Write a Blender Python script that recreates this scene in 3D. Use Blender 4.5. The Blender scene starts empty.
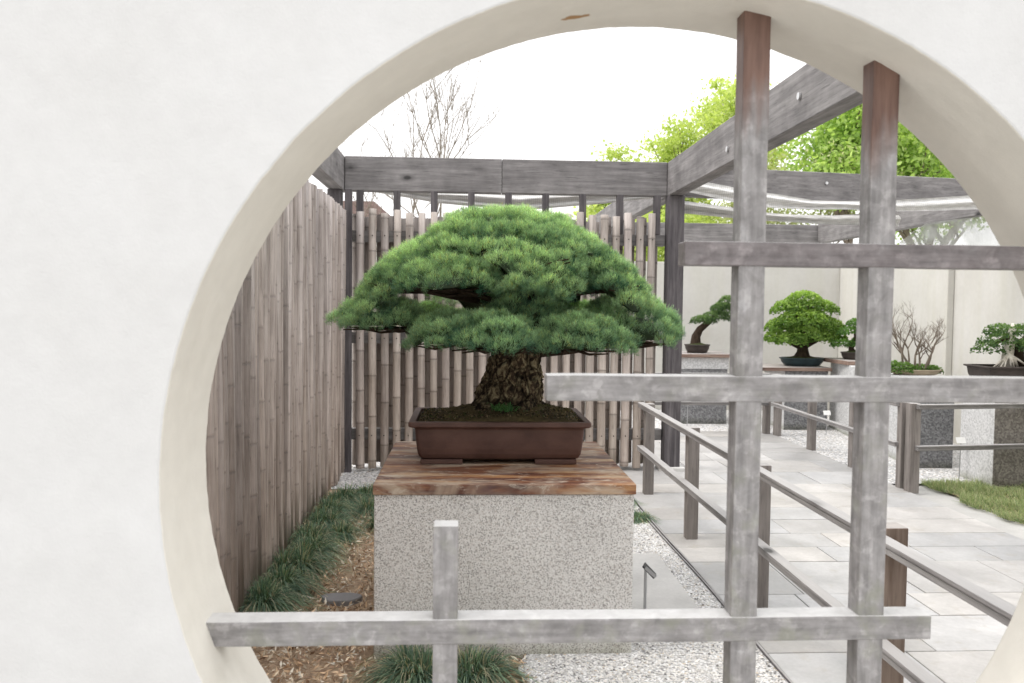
import bpy, math, random
import numpy as np
from mathutils import Vector, Matrix, noise as mnoise

R0 = random.Random(7)
rng = np.random.default_rng(11)
scene = bpy.context.scene
C = scene.collection
PI = math.pi

# ------------------------------------------------------------------ camera
F_PX, YAW, PITCH, ROLL = 827.87, 0.0541, 0.0429, 0.0109
CAM_Z = 1.5
_fw = Vector((math.sin(YAW)*math.cos(PITCH), math.cos(YAW)*math.cos(PITCH), -math.sin(PITCH)))
_r = Vector((math.cos(YAW), -math.sin(YAW), 0)); _u = _r.cross(_fw)
_r2 = math.cos(ROLL)*_r + math.sin(ROLL)*_u
_u2 = -math.sin(ROLL)*_r + math.cos(ROLL)*_u
def at(x, y, Y):
    """photo point at world depth Y -> world point (measurement helper)"""
    d = (x-512)/F_PX*_r2 - (y-341.5)/F_PX*_u2 + _fw
    d = d*(Y/d.y)
    return Vector((d.x, Y, d.z+CAM_Z))
cd = bpy.data.cameras.new('camera'); cam = bpy.data.objects.new('camera', cd); C.objects.link(cam)
cam.matrix_world = Matrix(((_r2.x, _u2.x, -_fw.x, 0), (_r2.y, _u2.y, -_fw.y, 0), (_r2.z, _u2.z, -_fw.z, CAM_Z), (0, 0, 0, 1)))
cd.sensor_width = 36; cd.lens = 36*F_PX/1024; cd.clip_start = 0.05; cd.clip_end = 2000
cd.dof.use_dof = True; cd.dof.focus_distance = 4.1; cd.dof.aperture_fstop = 5.0
scene.camera = cam

# ------------------------------------------------------------------ world and sun
w = bpy.data.worlds.new('World'); scene.world = w; w.use_nodes = True
nt = w.node_tree; nt.nodes.clear()
out = nt.nodes.new('ShaderNodeOutputWorld'); bg = nt.nodes.new('ShaderNodeBackground')
sky = nt.nodes.new('ShaderNodeTexSky'); sky.sky_type = 'NISHITA'; sky.sun_disc = False
SUN_EL, SUN_AZ = math.radians(58), math.radians(-95)      # azimuth from +Y towards +X
sky.sun_elevation = SUN_EL; sky.sun_rotation = SUN_AZ
sky.dust_density = 4; sky.air_density = 1
hs = nt.nodes.new('ShaderNodeHueSaturation'); hs.inputs['Saturation'].default_value = 0.15
hs.inputs['Value'].default_value = 0.05
addn = nt.nodes.new('ShaderNodeMixRGB'); addn.blend_type = 'ADD'; addn.inputs[0].default_value = 1
# overcast veil: brighter overhead than at the horizon
tc = nt.nodes.new('ShaderNodeTexCoord'); sep = nt.nodes.new('ShaderNodeSeparateXYZ')
rmp = nt.nodes.new('ShaderNodeValToRGB')
rmp.color_ramp.elements[0].position = 0.0; rmp.color_ramp.elements[0].color = (1.15, 1.14, 1.13, 1)
rmp.color_ramp.elements[1].position = 0.9; rmp.color_ramp.elements[1].color = (2.0, 2.0, 2.03, 1)
nt.links.new(tc.outputs['Generated'], sep.inputs[0]); nt.links.new(sep.outputs['Z'], rmp.inputs[0])
nt.links.new(sky.outputs[0], hs.inputs['Color']); nt.links.new(hs.outputs[0], addn.inputs[1])
nt.links.new(rmp.outputs[0], addn.inputs[2]); nt.links.new(addn.outputs[0], bg.inputs[0])
bg.inputs[1].default_value = 1.0
nt.links.new(bg.outputs[0], out.inputs[0])
sl = bpy.data.lights.new('sun', 'SUN'); sl.energy = 1.5; sl.angle = math.radians(18); sl.color = (1, 0.95, 0.88)
so = bpy.data.objects.new('sun', sl); C.objects.link(so)
sd = Vector((math.sin(SUN_AZ)*math.cos(SUN_EL), math.cos(SUN_AZ)*math.cos(SUN_EL), math.sin(SUN_EL)))
so.rotation_euler = (-sd).to_track_quat('-Z', 'Y').to_euler(); so.location = sd*20
scene.view_settings.view_transform = 'Standard'; scene.view_settings.look = 'None'
scene.view_settings.exposure = 0; scene.view_settings.gamma = 1
scene.render.engine = 'CYCLES'
scene.cycles.max_bounces = 8; scene.cycles.transparent_max_bounces = 12

# ------------------------------------------------------------------ material helpers
class NT:
    def __init__(s, name):
        s.m = bpy.data.materials.new(name); s.m.use_nodes = True
        s.t = s.m.node_tree; s.b = s.t.nodes['Principled BSDF']; s.o = s.t.nodes['Material Output']
        s.tc = s.n('ShaderNodeTexCoord')
    def n(s, typ, **kw):
        n = s.t.nodes.new(typ)
        for k, v in kw.items(): setattr(n, k, v)
        return n
    def l(s, a, b): s.t.links.new(a, b)
    def coords(s, scale=(1, 1, 1), rand=False, src='Object'):
        mp = s.n('ShaderNodeMapping'); mp.inputs['Scale'].default_value = scale
        s.l(s.tc.outputs[src], mp.inputs['Vector'])
        if rand:
            oi = s.n('ShaderNodeObjectInfo'); mu = s.n('ShaderNodeMath', operation='MULTIPLY'); mu.inputs[1].default_value = 37
            s.l(oi.outputs['Random'], mu.inputs[0]); cx = s.n('ShaderNodeCombineXYZ')
            for i in range(3): s.l(mu.outputs[0], cx.inputs[i])
            s.l(cx.outputs[0], mp.inputs['Location'])
        return mp.outputs[0]
    def noise(s, vec, scale=5, detail=4, rough=0.55, dist=0):
        n = s.n('ShaderNodeTexNoise'); n.inputs['Scale'].default_value = scale; n.inputs['Detail'].default_value = detail
        n.inputs['Roughness'].default_value = rough; n.inputs['Distortion'].default_value = dist
        s.l(vec, n.inputs['Vector']); return n.outputs['Fac']
    def voro(s, vec, scale=5, feature='F1', out='Distance', rnd=1):
        n = s.n('ShaderNodeTexVoronoi', feature=feature); n.inputs['Scale'].default_value = scale
        n.inputs['Randomness'].default_value = rnd
        s.l(vec, n.inputs['Vector']); return n.outputs[out]
    def ramp(s, fac, stops, interp='LINEAR'):
        n = s.n('ShaderNodeValToRGB'); cr = n.color_ramp; cr.interpolation = interp
        while len(cr.elements) < len(stops): cr.elements.new(0.5)
        for e, (p, c) in zip(cr.elements, stops):
            e.position = p; e.color = (c, c, c, 1) if isinstance(c, (int, float)) else (*c, 1)
        s.l(fac, n.inputs[0]); return n.outputs[0]
    def mix(s, fac, a, b, mode='MIX'):
        n = s.n('ShaderNodeMixRGB', blend_type=mode)
        for i, v in enumerate((fac, a, b)):
            if hasattr(v, 'links') or hasattr(v, 'is_output'): s.l(v, n.inputs[i])
            elif isinstance(v, (int, float)): n.inputs[i].default_value = v if i == 0 else (v, v, v, 1)
            else: n.inputs[i].default_value = (*v, 1)
        return n.outputs[0]
    def math(s, op, a, b=0.0, clamp=False):
        n = s.n('ShaderNodeMath', operation=op); n.use_clamp = clamp
        for i, v in enumerate((a, b)):
            if isinstance(v, (int, float)): n.inputs[i].default_value = v
            else: s.l(v, n.inputs[i])
        return n.outputs[0]
    def attr(s, name='Col'):
        n = s.n('ShaderNodeAttribute'); n.attribute_name = name; return n.outputs['Color']
    def bump(s, h, strength=0.3, dist=0.01, normal=None):
        n = s.n('ShaderNodeBump'); n.inputs['Strength'].default_value = strength; n.inputs['Distance'].default_value = dist
        s.l(h, n.inputs['Height'])
        if normal: s.l(normal, n.inputs['Normal'])
        s.l(n.outputs[0], s.b.inputs['Normal']); return n.outputs[0]
    def set(s, col=None, rough=0.8, spec=0.3, metal=0):
        if col is not None:
            if hasattr(col, 'links') or hasattr(col, 'is_output'): s.l(col, s.b.inputs['Base Color'])
            else: s.b.inputs['Base Color'].default_value = (*col, 1)
        if isinstance(rough, (int, float)): s.b.inputs['Roughness'].default_value = rough
        else: s.l(rough, s.b.inputs['Roughness'])
        s.b.inputs['Specular IOR Level'].default_value = spec; s.b.inputs['Metallic'].default_value = metal
        return s.m

def wood(name, dark, mid, light, axis='X', rough=0.75, blot=0.35, usecol=False, grain=26, crack=0.6, knots=True):
    s = NT(name)
    sc = {'X': (0.06, 1, 1), 'Y': (1, 0.06, 1), 'Z': (1, 1, 0.06)}[axis]
    v = s.coords(sc, rand=True)
    g = s.noise(v, grain, 6, 0.65, 0.4)
    col = s.ramp(g, [(0.28, dark), (0.5, mid), (0.74, light)])
    fine = s.noise(v, grain*4.5, 3, 0.6)
    cr = s.ramp(fine, [(0.30, crack*0.6), (0.42, 1.0)])
    col = s.mix(0.45, col, cr, 'MULTIPLY')
    v2 = s.coords((1, 1, 1), rand=True)
    b = s.noise(v2, 4.5, 4, 0.6)
    col = s.mix(blot, col, s.ramp(b, [(0.3, 0.62), (0.7, 1.2)]), 'MULTIPLY')
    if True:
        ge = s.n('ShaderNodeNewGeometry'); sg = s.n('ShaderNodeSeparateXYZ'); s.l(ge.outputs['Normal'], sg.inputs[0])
        col = s.mix(s.ramp(sg.outputs['Z'], [(0.6, 0.0), (0.9, 0.6)]), col, (0.52, 0.51, 0.50))  # upward faces paled, skylight on the tops painted in
    # knots
    kn = s.voro(s.coords({'X': (0.5, 1, 1), 'Y': (1, 0.5, 1), 'Z': (1, 1, 0.5)}[axis], rand=True), 3.4)
    if knots: col = s.mix(1, col, s.ramp(kn, [(0.05, 0.22), (0.075, 0.6), (0.12, 0.85), (0.16, 1.0)]), 'MULTIPLY')
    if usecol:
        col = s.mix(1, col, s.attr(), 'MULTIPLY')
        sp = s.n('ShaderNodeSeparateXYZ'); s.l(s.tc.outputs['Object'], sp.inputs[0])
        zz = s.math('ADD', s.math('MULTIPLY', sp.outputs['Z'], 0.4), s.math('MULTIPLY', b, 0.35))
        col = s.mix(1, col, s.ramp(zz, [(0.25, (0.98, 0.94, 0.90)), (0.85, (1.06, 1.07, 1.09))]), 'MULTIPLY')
    s.bump(s.mix(0.5, g, fine), 0.35, 0.006)
    return s.set(col, rough, 0.25)

def foliage(name, tint=(1, 1, 1), trans=0.35, rough=0.55):
    s = NT(name); col = s.mix(1, s.attr(), tint, 'MULTIPLY')
    s.set(col, rough, 0.25)
    tr = s.n('ShaderNodeBsdfTranslucent'); s.l(s.mix(1, col, (1.15, 1.25, 0.6), 'MULTIPLY'), tr.inputs[0])
    mx = s.n('ShaderNodeMixShader'); mx.inputs[0].default_value = trans
    s.l(s.b.outputs[0], mx.inputs[1]); s.l(tr.outputs[0], mx.inputs[2]); s.l(mx.outputs[0], s.o.inputs[0])
    return s.m

def vcol(name, rough=0.8, spec=0.2, nscale=20, amt=0.3, bump=0.3):
    s = NT(name); v = s.coords(); n = s.noise(v, nscale, 5)
    col = s.mix(amt, s.attr(), s.ramp(n, [(0.3, 0.4), (0.7, 1.4)]), 'MULTIPLY')
    s.bump(n, bump, 0.006); return s.set(col, rough, spec)

MAT = {}
# stucco -------------------------------------------------------------
def stucco(name, col, warm=False, stain=False, streaks=False):
    s = NT(name); v = s.coords()
    n1 = s.noise(v, 2.2, 5, 0.6); n2 = s.noise(v, 140, 3, 0.7); n3 = s.noise(v, 18, 5, 0.6)
    c = s.mix(1, col, s.ramp(n1, [(0.3, (0.915, 0.91, 0.90)), (0.7, (1.0, 1.0, 1.0))]), 'MULTIPLY')
    c = s.mix(0.5, c, s.ramp(n3, [(0.35, 0.90), (0.7, 1.0)]), 'MULTIPLY')
    if stain:       # one rust coloured scuff on the underside of the opening
        sub = s.n('ShaderNodeVectorMath', operation='SUBTRACT'); s.l(s.tc.outputs['Object'], sub.inputs[0])
        sub.inputs[1].default_value = STAIN
        mp = s.n('ShaderNodeMapping'); mp.inputs['Scale'].default_value = (17, 42, 10); s.l(sub.outputs[0], mp.inputs[0])
        ln = s.n('ShaderNodeVectorMath', operation='LENGTH'); s.l(mp.outputs[0], ln.inputs[0])
        d = s.math('ADD', ln.outputs['Value'], s.math('MULTIPLY', s.noise(v, 60, 3), 0.9))
        c = s.mix(s.ramp(d, [(0.85, 1.0), (1.25, 0.0)]), c, (0.36, 0.22, 0.11))
    if streaks:
        v3 = s.coords((1.4, 1.4, 0.08)); n4 = s.noise(v3, 4, 4, 0.6)
        c = s.mix(0.75, c, s.ramp(n4, [(0.42, (1, 1, 1)), (0.75, (0.93, 0.93, 0.87))]), 'MULTIPLY')
    s.bump(s.mix(0.6, n2, n3), 0.35, 0.005)
    return s.set(c, 0.9, 0.15)
MAT['wall_front'] = stucco('white stucco', (0.635, 0.635, 0.632))
_y = 1.6
while _y < 1.9 and math.hypot(at(575, 17, _y).x-0.4017, at(575, 17, _y).z-1.147) < 0.988: _y += .002
STAIN = (at(575, 17, _y).x-0.4017, _y-1.607, at(575, 17, _y).z)
MAT['wall_reveal'] = stucco('bounce tinted stucco', (0.72, 0.69, 0.625), stain=True)  # warm bounce light tinted into the reveal colour
MAT['court'] = stucco('court wall plaster', (0.66, 0.645, 0.61), streaks=True)
# lattice: weathered grey with brown protected ends ---------------------
LC = ((0.21, 0.20, 0.195), (0.265, 0.253, 0.25), (0.295, 0.283, 0.28), (0.37, 0.36, 0.36))
def lattice(name, brown_axis=None, level=1.9, axis='Z', lc=LC):
    s = NT(name); v = s.coords(); vg = s.coords({'Z': (1, 1, 0.12), 'X': (0.12, 1, 1)}[axis])
    n = s.noise(v, 24, 5, 0.62, 0.5); g = s.noise(vg, 60, 5, 0.6)
    col = s.ramp(n, [(0.30, lc[0]), (0.48, lc[1]), (0.60, lc[2]), (0.72, lc[3])])
    col = s.mix(s.ramp(s.noise(s.coords(), 26, 5, 0.6, 0.15), [(0.54, 0.0), (0.64, 0.5)]), col, tuple(min(1, x*1.55) for x in lc[2]))
    vv = s.voro(s.coords(rand=False), 38, out='Color'); sepv = s.n('ShaderNodeSeparateColor'); s.l(vv, sepv.inputs[0])
    col = s.mix(0.35, col, s.ramp(sepv.outputs[0], [(0.2, 0.82), (0.9, 1.2)]), 'MULTIPLY')
    col = s.mix(0.75, col, s.ramp(g, [(0.3, 0.5), (0.7, 1.2)]), 'MULTIPLY')
    sp = s.n('ShaderNodeSeparateXYZ'); s.l(s.tc.outputs['Object'], sp.inputs[0])
    # lichen low down
    low = s.ramp(sp.outputs['Z'], [(0.55, 0.0), (1.0, 0.0)]) if False else None
    lm = s.math('MULTIPLY', s.ramp(s.math('MULTIPLY', sp.outputs['Z'], 0.5), [(0.5, 1.0), (0.8, 0.0)]), s.ramp(s.noise(v, 16, 4), [(0.5, 0.0), (0.66, 0.5)]))
    col = s.mix(lm, col, (0.24, 0.245, 0.19))
    if brown_axis:
        d = s.math('SUBTRACT', sp.outputs[brown_axis], level)
        d = s.math('ADD', s.math('MULTIPLY', d, 5.0), s.math('MULTIPLY', s.math('SUBTRACT', s.noise(vg, 22, 4), 0.5), 1.4))
        br = s.ramp(s.noise(vg, 45, 5, 0.6), [(0.3, (0.08, 0.042, 0.032)), (0.7, (0.21, 0.125, 0.095))])
        col = s.mix(s.ramp(s.math('ADD', d, 0.5), [(0.15, 0.0), (0.75, 1.0)]), col, br)
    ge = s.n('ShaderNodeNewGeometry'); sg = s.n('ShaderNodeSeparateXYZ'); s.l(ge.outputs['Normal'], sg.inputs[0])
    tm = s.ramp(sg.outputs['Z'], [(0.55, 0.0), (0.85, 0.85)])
    col = s.mix(tm, col, s.ramp(n, [(0.3, (0.50, 0.49, 0.48)), (0.7, (0.66, 0.65, 0.64))]))  # upward faces whitened: sky glare put into the colour
    s.bump(s.mix(0.5, n, g), 0.25, 0.004)
    return s.set(col, 0.5, 0.4)
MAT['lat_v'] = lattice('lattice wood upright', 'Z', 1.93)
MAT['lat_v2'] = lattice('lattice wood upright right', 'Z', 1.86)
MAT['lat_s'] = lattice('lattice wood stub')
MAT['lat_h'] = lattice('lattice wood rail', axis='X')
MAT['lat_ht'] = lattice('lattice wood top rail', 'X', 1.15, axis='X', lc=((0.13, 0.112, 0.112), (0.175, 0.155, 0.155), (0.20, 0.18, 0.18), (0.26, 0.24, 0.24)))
GD, GM, GL = (0.15, 0.142, 0.142), (0.225, 0.213, 0.212), (0.33, 0.315, 0.31)
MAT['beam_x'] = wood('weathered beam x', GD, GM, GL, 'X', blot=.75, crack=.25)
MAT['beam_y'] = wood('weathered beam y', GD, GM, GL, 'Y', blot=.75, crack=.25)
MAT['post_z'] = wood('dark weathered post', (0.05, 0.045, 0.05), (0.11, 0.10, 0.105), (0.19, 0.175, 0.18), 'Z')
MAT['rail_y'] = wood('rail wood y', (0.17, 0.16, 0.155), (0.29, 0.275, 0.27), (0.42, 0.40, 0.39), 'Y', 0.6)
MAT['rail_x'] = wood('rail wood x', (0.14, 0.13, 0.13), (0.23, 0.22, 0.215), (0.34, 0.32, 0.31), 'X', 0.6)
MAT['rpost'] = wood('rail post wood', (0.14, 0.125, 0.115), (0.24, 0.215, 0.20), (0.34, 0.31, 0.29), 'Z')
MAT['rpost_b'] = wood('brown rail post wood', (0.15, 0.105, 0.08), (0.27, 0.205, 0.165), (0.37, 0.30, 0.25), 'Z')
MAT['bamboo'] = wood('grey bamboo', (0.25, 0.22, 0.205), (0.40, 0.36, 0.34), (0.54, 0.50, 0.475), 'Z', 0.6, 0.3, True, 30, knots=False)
# slab of table top -----------------------------------------------------
def slab_mat():
    s = NT('reddish weathered slab'); v = s.coords((0.16, 1, 1)); v1 = s.coords((0.45, 1, 1))
    n = s.noise(v, 17, 6, 0.62, 0.12); b = s.noise(v1, 6.5, 4, 0.6, 0.6)
    c = s.ramp(n, [(0.33, (0.07, 0.028, 0.024)), (0.48, (0.21, 0.09, 0.05)), (0.60, (0.42, 0.22, 0.10)), (0.74, (0.66, 0.50, 0.30))])
    c = s.mix(s.ramp(b, [(0.46, 0.0), (0.60, 0.75)]), c, (0.52, 0.42, 0.32))
    c = s.mix(s.ramp(s.noise(s.coords((0.5, 1, 1)), 23, 5, 0.7, 0.6), [(0.56, 0.0), (0.66, 0.7)]), c, (0.62, 0.54, 0.44))
    c = s.mix(s.ramp(s.noise(v1, 11, 4, 0.6), [(0.56, 0.0), (0.68, 0.7)]), c, (0.13, 0.075, 0.07))
    s.bump(n, 0.25, 0.006); return s.set(c, s.ramp(b, [(0.3, 0.35), (0.7, 0.7)]), 0.4)
MAT['slab'] = slab_mat()
MAT['slab_far'] = wood('far plank', (0.14, 0.085, 0.07), (0.26, 0.18, 0.145), (0.40, 0.31, 0.25), 'X')
# aggregate stone -------------------------------------------------------
def granite(name, pal, sc=120, rough=0.8, dirt=True):
    s = NT(name); v = s.coords()
    vc = s.voro(v, sc, out='Color'); se = s.n('ShaderNodeSeparateColor'); s.l(vc, se.inputs[0])
    c = s.ramp(se.outputs[0], [(0.0, pal[0]), (0.22, pal[1]), (0.5, pal[2]), (0.72, pal[3]), (0.93, pal[4])], 'CONSTANT')
    c = s.mix(0.30, c, pal[2])
    n = s.noise(v, 3, 4, 0.6); c = s.mix(0.5, c, s.ramp(n, [(0.3, 0.85), (0.7, 1.08)]), 'MULTIPLY')
    if dirt:
        sp = s.n('ShaderNodeSeparateXYZ'); s.l(s.tc.outputs['Object'], sp.inputs[0])
        z = s.math('ADD', sp.outputs['Z'], s.math('MULTIPLY', s.noise(v, 7, 4), 0.10))
        c = s.mix(1, c, s.ramp(z, [(0.05, (0.62, 0.63, 0.55)), (0.14, (1, 1, 1))]), 'MULTIPLY')
    s.bump(vc, 0.12, 0.002); return s.set(c, rough, 0.2)
MAT['aggr'] = granite('exposed aggregate concrete', [(0.24, 0.22, 0.205), (0.66, 0.64, 0.615), (0.76, 0.745, 0.72), (0.86, 0.85, 0.83), (0.48, 0.42, 0.38)], 240)
MAT['gran_shade'] = granite('shade-painted granite', [(0.10, 0.10, 0.105), (0.18, 0.18, 0.185), (0.24, 0.24, 0.245), (0.31, 0.31, 0.315), (0.15, 0.15, 0.15)], 70)  # shaded copy of the pale stone, for plinth fronts
MAT['gran_l'] = granite('pale granite', [(0.45, 0.45, 0.45), (0.58, 0.58, 0.58), (0.66, 0.66, 0.66), (0.72, 0.72, 0.72), (0.5, 0.5, 0.5)], 70)
MAT['gran_shade_b'] = granite('shade-painted brown granite', [(0.12, 0.11, 0.10), (0.19, 0.175, 0.16), (0.25, 0.23, 0.21), (0.31, 0.29, 0.26), (0.16, 0.145, 0.13)], 70)  # brownish stone with front-face shade worked into its tone
# gravel ------------------------------------------------------------------
def gravel_mat(name, base=(0.80, 0.79, 0.78), sc=95):
    s = NT(name); v = s.coords()
    vc = s.voro(v, sc, out='Color'); vd = s.voro(v, sc)
    se = s.n('ShaderNodeSeparateColor'); s.l(vc, se.inputs[0])
    c = s.ramp(se.outputs[1], [(0.0, tuple(x*0.45 for x in base)), (0.12, tuple(x*0.8 for x in base)), (0.4, base), (0.75, tuple(min(1, x*1.18) for x in base)), (0.95, (base[0]*0.85, base[1]*0.75, base[2]*0.62))], 'CONSTANT')
    c = s.mix(0.8, c, s.ramp(vd, [(0.4, 1.0), (0.8, 0.5)]), 'MULTIPLY')
    s.bump(s.math('MULTIPLY', vd, -1.0), 0.9, 0.008)
    return s.set(c, 0.85, 0.2)
MAT['gravel'] = gravel_mat('white gravel')
MAT['gravel_far'] = gravel_mat('white gravel far', (0.74, 0.73, 0.72), 60)
def concrete(name, col, bump=0.2):
    s = NT(name); v = s.coords(); n = s.noise(v, 3, 6, 0.65); n2 = s.noise(v, 60, 4, 0.6)
    c = s.mix(1, col, s.ramp(n, [(0.3, 0.82), (0.7, 1.05)]), 'MULTIPLY')
    c = s.mix(0.4, c, s.ramp(n2, [(0.3, 0.85), (0.7, 1.1)]), 'MULTIPLY'); s.bump(n2, bump, 0.003)
    return s.set(c, 0.8, 0.3)
MAT['concrete'] = concrete('pale concrete', (0.62, 0.61, 0.59))
MAT['ground'] = concrete('pale paving ground', (0.50, 0.49, 0.47))
MAT['stone'] = concrete('grey flat stone', (0.27, 0.265, 0.27))
MAT['bed'] = concrete('joint sand', (0.20, 0.19, 0.175))
def flag():
    s = NT('bluestone flags'); v = s.coords(); n = s.noise(v, 2.6, 6, 0.65, 0.4); n2 = s.noise(v, 45, 5, 0.65)
    c = s.mix(1, s.attr(), s.ramp(n, [(0.3, 0.78), (0.68, 1.1)]), 'MULTIPLY')
    c = s.mix(0.5, c, s.ramp(n2, [(0.3, 0.85), (0.7, 1.1)]), 'MULTIPLY')
    c = s.mix(s.ramp(s.noise(v, 8, 5, 0.7), [(0.56, 0), (0.72, 0.45)]), c, (0.34, 0.30, 0.24))
    s.bump(s.mix(0.5, n, n2), 0.3, 0.006); return s.set(c, s.ramp(n, [(0.3, 0.42), (0.7, 0.65)]), 0.45)
MAT['flag'] = flag()
def mulch():
    s = NT('mulch soil'); v = s.coords(); n = s.noise(v, 30, 6, 0.7)
    c = s.ramp(n, [(0.3, (0.24, 0.17, 0.12)), (0.5, (0.46, 0.34, 0.24)), (0.7, (0.56, 0.44, 0.31))])
    s.bump(n, 0.8, 0.02); return s.set(c, 0.95, 0.1)
MAT['mulch'] = mulch()
MAT['chips'] = vcol('wood chips', 0.9)
MAT['soilmat'] = vcol('mossy potting soil', 0.95, 0.1, 60, 0.6, 0.8)
def bark():
    s = NT('flaking pine bark'); v = s.coords((1, 1, 0.62), src='Object')
    vd = s.voro(v, 17, feature='DISTANCE_TO_EDGE'); nd = s.noise(v, 30, 5, 0.65, 1.2)
    c = s.ramp(nd, [(0.36, (0.025, 0.018, 0.013)), (0.48, (0.10, 0.07, 0.045)), (0.56, (0.27, 0.22, 0.13)), (0.70, (0.46, 0.41, 0.27))])
    c = s.mix(1, c, s.ramp(vd, [(0.02, 0.35), (0.10, 1.0)]), 'MULTIPLY')
    c = s.mix(1, c, s.attr(), 'MULTIPLY')
    s.bump(s.mix(0.5, nd, s.ramp(vd, [(0.0, 0.0), (0.2, 1.0)])), 1.0, 0.02); return s.set(c, 0.95, 0.1)
MAT['bark'] = bark()
def bark2(name, a, b):
    s = NT(name); n = s.noise(s.coords((1, 1, 0.4)), 25, 5, 0.65)
    s.bump(n, 0.6, 0.01); return s.set(s.ramp(n, [(0.3, a), (0.7, b)]), 0.9, 0.1)
MAT['twig_d'] = bark2('dark branch', (0.022, 0.015, 0.011), (0.07, 0.05, 0.035))
MAT['twig_g'] = bark2('grey brown branch', (0.12, 0.095, 0.075), (0.27, 0.225, 0.18))
MAT['twig_far'] = bark2('bare tree bark', (0.15, 0.125, 0.10), (0.30, 0.26, 0.22))
MAT['deadwood'] = bark2('bleached deadwood', (0.38, 0.34, 0.28), (0.72, 0.68, 0.60))
def clay(name, c1, c2, rough=0.5):
    s = NT(name); n = s.noise(s.coords((1, 1, 1.6)), 7, 5, 0.6); n2 = s.noise(s.coords(), 80, 3)
    s.bump(n2, 0.12, 0.002); return s.set(s.ramp(n, [(0.3, c1), (0.7, c2)]), rough, 0.35)
MAT['clay'] = clay('unglazed brown clay', (0.075, 0.038, 0.030), (0.135, 0.072, 0.056))
MAT['pot_teal'] = clay('dark teal glaze', (0.02, 0.035, 0.04), (0.04, 0.07, 0.08), 0.3)
MAT['pot_dark'] = clay('dark clay', (0.03, 0.024, 0.02), (0.07, 0.055, 0.05))
MAT['pot_tan'] = clay('tan tray clay', (0.28, 0.22, 0.15), (0.42, 0.35, 0.25))
MAT['pine'] = foliage('pine needles', trans=0.35)
MAT['leaf'] = foliage('leaves', trans=0.45)
MAT['leaf_far'] = foliage('far leaves', trans=0.5)
MAT['grass'] = foliage('grass blades', trans=0.3)
MAT['metal_d'] = NT('dark label metal').set((0.05, 0.05, 0.055), 0.35, 0.5, 0.6)
MAT['metal_l'] = NT('stake metal').set((0.42, 0.42, 0.43), 0.4, 0.5, 0.7)
MAT['card'] = NT('white label card').set((0.82, 0.82, 0.80), 0.5)
MAT['bolt'] = NT('bolt metal').set((0.6, 0.6, 0.6), 0.35, 0.5, 0.9)
def cloth():
    s = NT('rolled shade cloth'); v = s.coords((1, 8, 8)); n = s.noise(v, 7, 4, 0.6)
    wv = s.n('ShaderNodeTexWave'); wv.inputs['Scale'].default_value = 16; wv.inputs['Distortion'].default_value = 1.5; s.l(s.coords((1, 1, 1.5)), wv.inputs[0])
    c = s.ramp(n, [(0.3, (0.52, 0.515, 0.50)), (0.7, (0.80, 0.79, 0.77))]); c = s.mix(0.15, c, wv.outputs['Color'], 'MULTIPLY')
    s.bump(n, 0.7, 0.02); return s.set(c, 0.9, 0.1)
MAT['cloth'] = cloth()
def net():
    s = NT('translucent netting'); s.set((0.62, 0.64, 0.62), 0.8)
    tr = s.n('ShaderNodeBsdfTransparent'); mx = s.n('ShaderNodeMixShader')
    n = s.noise(s.coords((1, 1, 1)), 3.5, 4, 0.6)
    s.l(s.ramp(n, [(0.3, 0.35), (0.7, 0.85)]), mx.inputs[0]); s.l(tr.outputs[0], mx.inputs[1]); s.l(s.b.outputs[0], mx.inputs[2]); s.l(mx.outputs[0], s.o.inputs[0])
    return s.m
MAT['net'] = net()
def rooft():
    s = NT('brown shingle roof'); v = s.coords(); br = s.n('ShaderNodeTexBrick'); br.inputs['Scale'].default_value = 2.2
    s.l(v, br.inputs[0]); br.inputs['Color1'].default_value = (0.10, 0.065, 0.058, 1); br.inputs['Color2'].default_value = (0.14, 0.09, 0.08, 1); br.inputs['Mortar'].default_value = (0.08, 0.05, 0.04, 1)
    return s.set(br.outputs[0], 0.9)
MAT['roof'] = rooft()

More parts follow.
